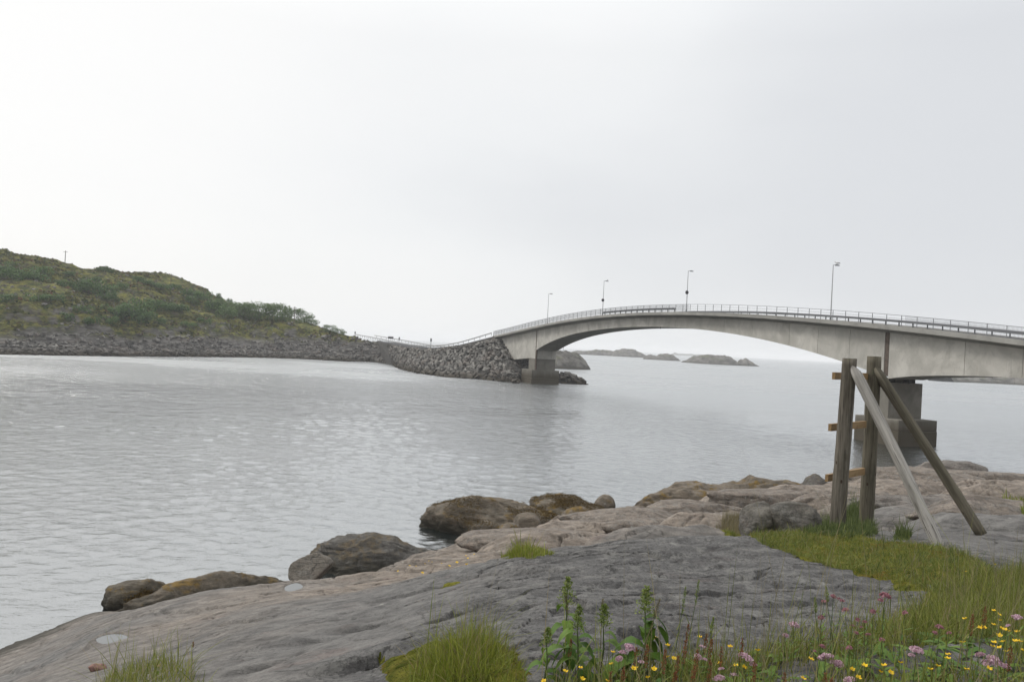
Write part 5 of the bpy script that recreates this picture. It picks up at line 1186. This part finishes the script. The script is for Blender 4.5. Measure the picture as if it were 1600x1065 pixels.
roses = [(1302,932,.33,.9,1),(1288,940,.3,.7,0),(1316,939,.3,.7,0),(1321,953,.28,.9,0),(1283,965,.26,.9,0),(1383,931,.36,1.3,1),(1364,955,.3,.8,0),(1414,957,.28,.8,0),(1340,972,.26,.7,1),(1351,974,.25,.6,0),(1332,979,.24,.5,0),(1338,989,.22,.6,0),(1356,992,.22,.6,0),(1378,1000,.2,.7,0),(1285,1010,.2,.7,1),(1327,1013,.18,.9,0),(1468,981,.2,.9,0),(1461,988,.2,.6,0),(1483,989,.2,.6,0)]
pinks.sort(); roses.sort()
for i, (px, py, l, s_, ex) in enumerate(pinks): flower('pink_valerian', px, py, l, 'pale pink flower cluster in the meadow, %s of its kind from the left' % ORD[i], 'pale pink flower clusters in the meadow', 'pink flower', i, s_, ex)
for i, (px, py, l, s_, ex) in enumerate(roses): flower('rose_thrift', px, py, l, 'deep rose flower head on a thin stem, %s rose one from the left' % ORD[i], 'deep rose flower heads before the slab', 'rose flower', i, s_, ex)
yel = [(958,1006),(978,1002),(958,1020),(883,1049),(907,1044),(993,1043),(1024,998),(1043,1009),(1043,1027),(1053,1029),(955,1038),(990,1045),(1022,1047),(1012,1059),(910,1061),(950,1064),(850,1064),(1093,996),(1125,1036),(1150,1041),(1163,1043),(1184,1018),(1141,1011),
       (1351,1041),(1382,1041),(1408,1036),(1332,1046),(1255,1061),(1341,1059),(1504,1004),(1454,1046),(1465,1041),(1482,1023),(1481,1029),(1511,1046),(1561,960),(1553,954),(1562,969),(1531,982),(1537,982),(1553,976),(1565,982),(1570,984),(1575,986),(1562,993),(1567,1003),(1553,1004),(1587,1002),(1594,1002),(1590,987),(1509,893),(1555,882),(1508,967),(1551,1010),(1561,1013),(1573,1018),(1267,1031),(1392,1052),(1376,1050),(1596,1015),(1545,1045)]
yel = sorted(set(yel))
yl = bandlabel(yel, [(lambda x: 975, 'highest band'), (lambda x: 1008, 'upper band'), (lambda x: 1040, 'lower band'), (lambda x: 2000, 'bottom band')])
for i, (px, py) in enumerate(yel): flower('buttercup', px, py, .12 + .1 * ((i * 7) % 5) / 5, 'yellow buttercup in the %s of the meadow, %s there from the left' % (yl[(px, py)][1], yl[(px, py)][0]), 'yellow buttercups in the meadow', 'yellow flower', i, 1.3)
ys_ = [(622,892),(640,885),(664,881),(670,876),(675,878),(702,884),(714,879),(728,868),(731,872),(741,866),(660,895),(650,886),(690,880),(729,882)]
for i, (px, py) in enumerate(sorted(ys_)): flower('small_yellow_flower', px, py, .1, 'small yellow flower in the seam of the slab, %s from the left' % ORD[i], 'yellow flowers in the slab seam', 'yellow flower', i, 2.2)

# ---- dock plants
def dock(px, py, H, label, seed, nl=7, sc=1.0, thick=1.0):
    x, y, z = ground_below(px, py, H); e_ = empty('dock_plant', (x, y, z)); tag(e_, label, 'plant', 'leafy dock plants in the foreground'); r = random.Random(seed)
    MB().tube([(r.uniform(-.02, .02), 0, -.02), (.006, 0, H * .4), (-.004, 0, H * .75), (0, 0, H)], [.005, .0045, .003, .0012], 8).build('stem', M['stem'], e_, True)
    # seed spike: small whorls of bracts
    rr = np.random.default_rng(seed); V, Q, hu = [], [], []
    for k in range(int(420 * thick)):
        f = rr.random() ** .85; zz = H * (.70 + .31 * f); q = (.030 * (1 - f) + .007) * rr.uniform(.2, 1.15) * thick * (1 + .5 * math.sin(f * 26)); a = rr.uniform(0, 6.28)
        p = np.array((q * math.cos(a), q * math.sin(a), zz)); d = rr.normal(size=3) + np.array((math.cos(a), math.sin(a), .9)) ; d /= np.linalg.norm(d); s_ = np.cross(d, rr.normal(size=3)); s_ /= np.linalg.norm(s_); l = rr.uniform(.008, .017)
        b0 = len(V); V += [p, p + d * l * .5 + s_ * l * .3, p + d * l, p + d * l * .5 - s_ * l * .3]; Q.append((b0, b0 + 1, b0 + 2, b0 + 3)); hu += [rr.random()] * 4
    me = fastmesh('seed_spike', np.array(V), np.array(Q), M['seed'], False); attr(me, 'hue', hu); ob('seed_spike', me, e_)['kind'] = 'stuff'
    for k in range(nl):
        zz = H * (.12 + .60 * k / nl); az = r.uniform(0, 6.28) if k % 2 else r.choice((0, math.pi)) + r.uniform(-.5, .5); L = r.uniform(.11, .19) * sc * (1.1 - .5 * k / nl); d = Vector((math.cos(az), math.sin(az), 0)); s_ = Vector((-d.y, d.x, 0))
        V, F, hu = [], [], []; h_ = r.random(); el = r.uniform(.35, .9)
        for q in range(9):
            f = q / 8; w = L * .23 * math.sin(math.pi * min(1, f * .93 + .06)) ** .7 * (1 + .12 * math.sin(q * 2.4)); c = Vector((0, 0, zz)) + d * L * (f - .12 * f * f) + Vector((0, 0, L * (el * f - 1.25 * f * f)))
            V += [c - s_ * w + Vector((0, 0, .25 * w)), c, c + s_ * w + Vector((0, 0, .25 * w))]; hu += [h_, h_ * .6, h_]
            if q: b0 = 3 * q; F += [(b0 - 3, b0 - 2, b0 + 1, b0), (b0 - 2, b0 - 1, b0 + 2, b0 + 1)]
        me = mesh('leaf', V, F, M['dock'], True); attr(me, 'hue', hu); ob('leaf', me, e_)
dock(888, 903, .52, 'tallest dock plant with a pointed green spike, at the left of the group', 1, 10, 1.0, 1.2)
dock(905, 948, .42, 'leafy dock plant leaning close to the tallest one', 2, 9, 1.1)
dock(856, 982, .30, 'short dock plant at the left end of the group', 3, 6, .9, .8)
dock(945, 946, .40, 'slim dock plant with one stout spike and bare middle stem', 4, 5, 1.0, 1.1)
dock(1011, 918, .48, 'dock plant with long drooping leaves, rightmost of the group', 5, 11, 1.4, 1.3)
dock(1042, 1040, .16, 'small leafy plant low between the flowers', 6, 6, .7, .5)
dock(975, 1050, .13, 'broad leaved rosette beneath the pink cluster', 7, 8, .8, .4)
# ---- tall grass spikes and sorrel
def spike(px, py, H, label, seed, mat, name='grass_spike', cat='grass', L=.14, group='tall flowering grasses in the foreground', lean=.05, fat=1.0):
    x, y, z = ground_below(px, py, H); e_ = empty(name, (x, y, z)); tag(e_, label, cat, group); r = np.random.default_rng(seed)
    MB().tube([(-lean, 0, -.01), (-lean * .6, 0, H * .4), (-lean * .2, 0, H * .75), (0, 0, H)], [.0022, .002, .0016, .001], 5).build('stem', M['stem'] if mat is not M['drygrass'] else M['drygrass'], e_)
    V, Q, hu = [], [], []
    for k in range(int(130 * fat)):
        f = r.random(); p = np.array((-lean * .2 * (1 - f), 0, H - L * (1 - f))); a = r.uniform(0, 6.28); q = .007 * fat * math.sin(math.pi * (.1 + .85 * f)) * r.uniform(.2, 1.2); p = p + np.array((q * math.cos(a), q * math.sin(a), 0))
        d = np.array((math.cos(a) * .5, math.sin(a) * .5, 1.2)) + r.normal(size=3) * .3; d /= np.linalg.norm(d); s_ = np.cross(d, r.normal(size=3)); s_ /= np.linalg.norm(s_); l = r.uniform(.006, .012)
        b0 = len(V); V += [p, p + d * l * .5 + s_ * l * .22, p + d * l, p + d * l * .5 - s_ * l * .22]; Q.append((b0, b0 + 1, b0 + 2, b0 + 3)); hu += [r.random()] * 4
    me = fastmesh('seed_head', np.array(V), np.array(Q), mat, False); attr(me, 'hue', hu); ob('seed_head', me, e_)['kind'] = 'stuff'
    V, F, hu = [], [], []
    for k in range(3):
        a = r.uniform(0, 6.28); d = Vector((math.cos(a), math.sin(a), 0)); s_ = Vector((-d.y, d.x, 0)); l = .12; zz = H * (.15 + .18 * k); b0 = len(V); h_ = r.random()
        for f in (0, .4, .8, 1.0): c = Vector((-lean * .7, 0, zz)) + d * l * f * .6 + Vector((0, 0, l * (f - .5 * f * f))); w = .003 * (1.05 - f); V += [c - s_ * w, c + s_ * w]; hu += [h_, h_]
        for q in range(3): F.append((b0 + 2 * q, b0 + 2 * q + 1, b0 + 2 * q + 3, b0 + 2 * q + 2))
    me = mesh('blades', V, F, M['grass']); attr(me, 'hue', hu); ob('blades', me, e_)
spike(1092, 906, .5, 'tallest flowering grass spike, right of the dock plants', 21, M['seed'], lean=.06)
spike(1071, 919, .46, 'pale flowering grass spike left of the tallest one', 22, M['seed'])
spike(942, 936, .42, 'thin straw stalk in front of the slim dock plant', 23, M['drygrass'], lean=.0, L=.1)
spike(1031, 936, .42, 'pale straw spike right of the drooping dock plant', 24, M['drygrass'], lean=.12, L=.1)
spike(884, 932, .42, 'straw coloured spike beside the tallest dock plant', 25, M['drygrass'], lean=-.08, L=.1)
spike(1115, 965, .36, 'dark grass spike above the small pink clusters', 26, M['seed'], lean=.05, L=.08)
spike(1290, 917, .42, 'dark narrow grass spike left of the topmost rose flowers', 27, M['seed'], lean=-.08, L=.08)
spike(1273, 935, .38, 'dark narrow grass spike at the left of the rose flowers', 28, M['seed'], lean=-.05, L=.08)
spike(302, 1003, .26, 'single reddish seed stalk right of the left grass tuft', 29, M['sorrel'], lean=0, L=.05)
sor = [(892,1000),(995,1012),(1012,1008),(1072,1000),(1076,975),(1090,1015),(1040,1015),(1104,990),(1112,1000),(1128,1012),(1160,1000),(1060,1025),(1055,1050),(975,1045),(1226,1052),(1290,1052),(1300,1060),(1180,1035),(1520,960),(1540,950),(1580,1010),(955,1050),(1110,1035),(1085,1040)]
for i, (px, py) in enumerate(sorted(sor)): spike(px, py, .24 + .05 * (i % 3), 'reddish brown sorrel spike in the meadow, %s from the left' % ORD[i], 60 + i, M['sorrel'], 'sorrel', 'sorrel', .11, 'reddish sorrel spikes in the meadow', .03, 1.1)
# orange leaf by the left tuft
x, y, z = ground_below(245, 1040, .12)
e_ = empty('small_plant', (x, y, z)); tag(e_, 'small plant with orange and green leaves in the left grass tuft', 'plant'); MB().tube([(0, 0, 0), (0, 0, .12)], .002, 5).build('stem', M['stem'], e_)
for k, (cl, a, l, zz) in enumerate(((M['plank'], .3, .035, .12), (M['plank'], 3.6, .03, .09), (M['dock'], 2.8, .05, .08), (M['dock'], 5.0, .05, .05), (M['dock'], 1.2, .05, .04))):
    d = Vector((math.cos(a), math.sin(a) * .4, .5)) * l; s_ = Vector((-d.y, d.x, 0)).normalized() * l * .35 + Vector((0, 0, l * .3)); p = Vector((0, 0, zz)); me = mesh('leaf', [p, p + d * .5 + s_, p + d, p + d * .5 - s_], [(0, 1, 2, 3)], cl); attr(me, 'hue', [.6] * 4); ob('leaf', me, e_)

# ------------------------------------------------------------------ haze
hz = MB().box((0, 0, 15.5), 18600, 18600, 57).build('haze'); tag(hz, 'thin pale sea haze', 'haze', kind='stuff')
hm = bpy.data.materials.new('haze'); hm.use_nodes = True; t_ = hm.node_tree; t_.nodes.clear(); pv = t_.nodes.new("ShaderNodeVolumePrincipled"); ou = t_.nodes.new("ShaderNodeOutputMaterial")
pv.inputs['Color'].default_value = (.97, .98, 1, 1); pv.inputs['Density'].default_value = .00025; t_.links.new(pv.outputs[0], ou.inputs['Volume']); hz.data.materials.append(hm)
sb = ob('seabed', bd); tag(sb, kind='structure')
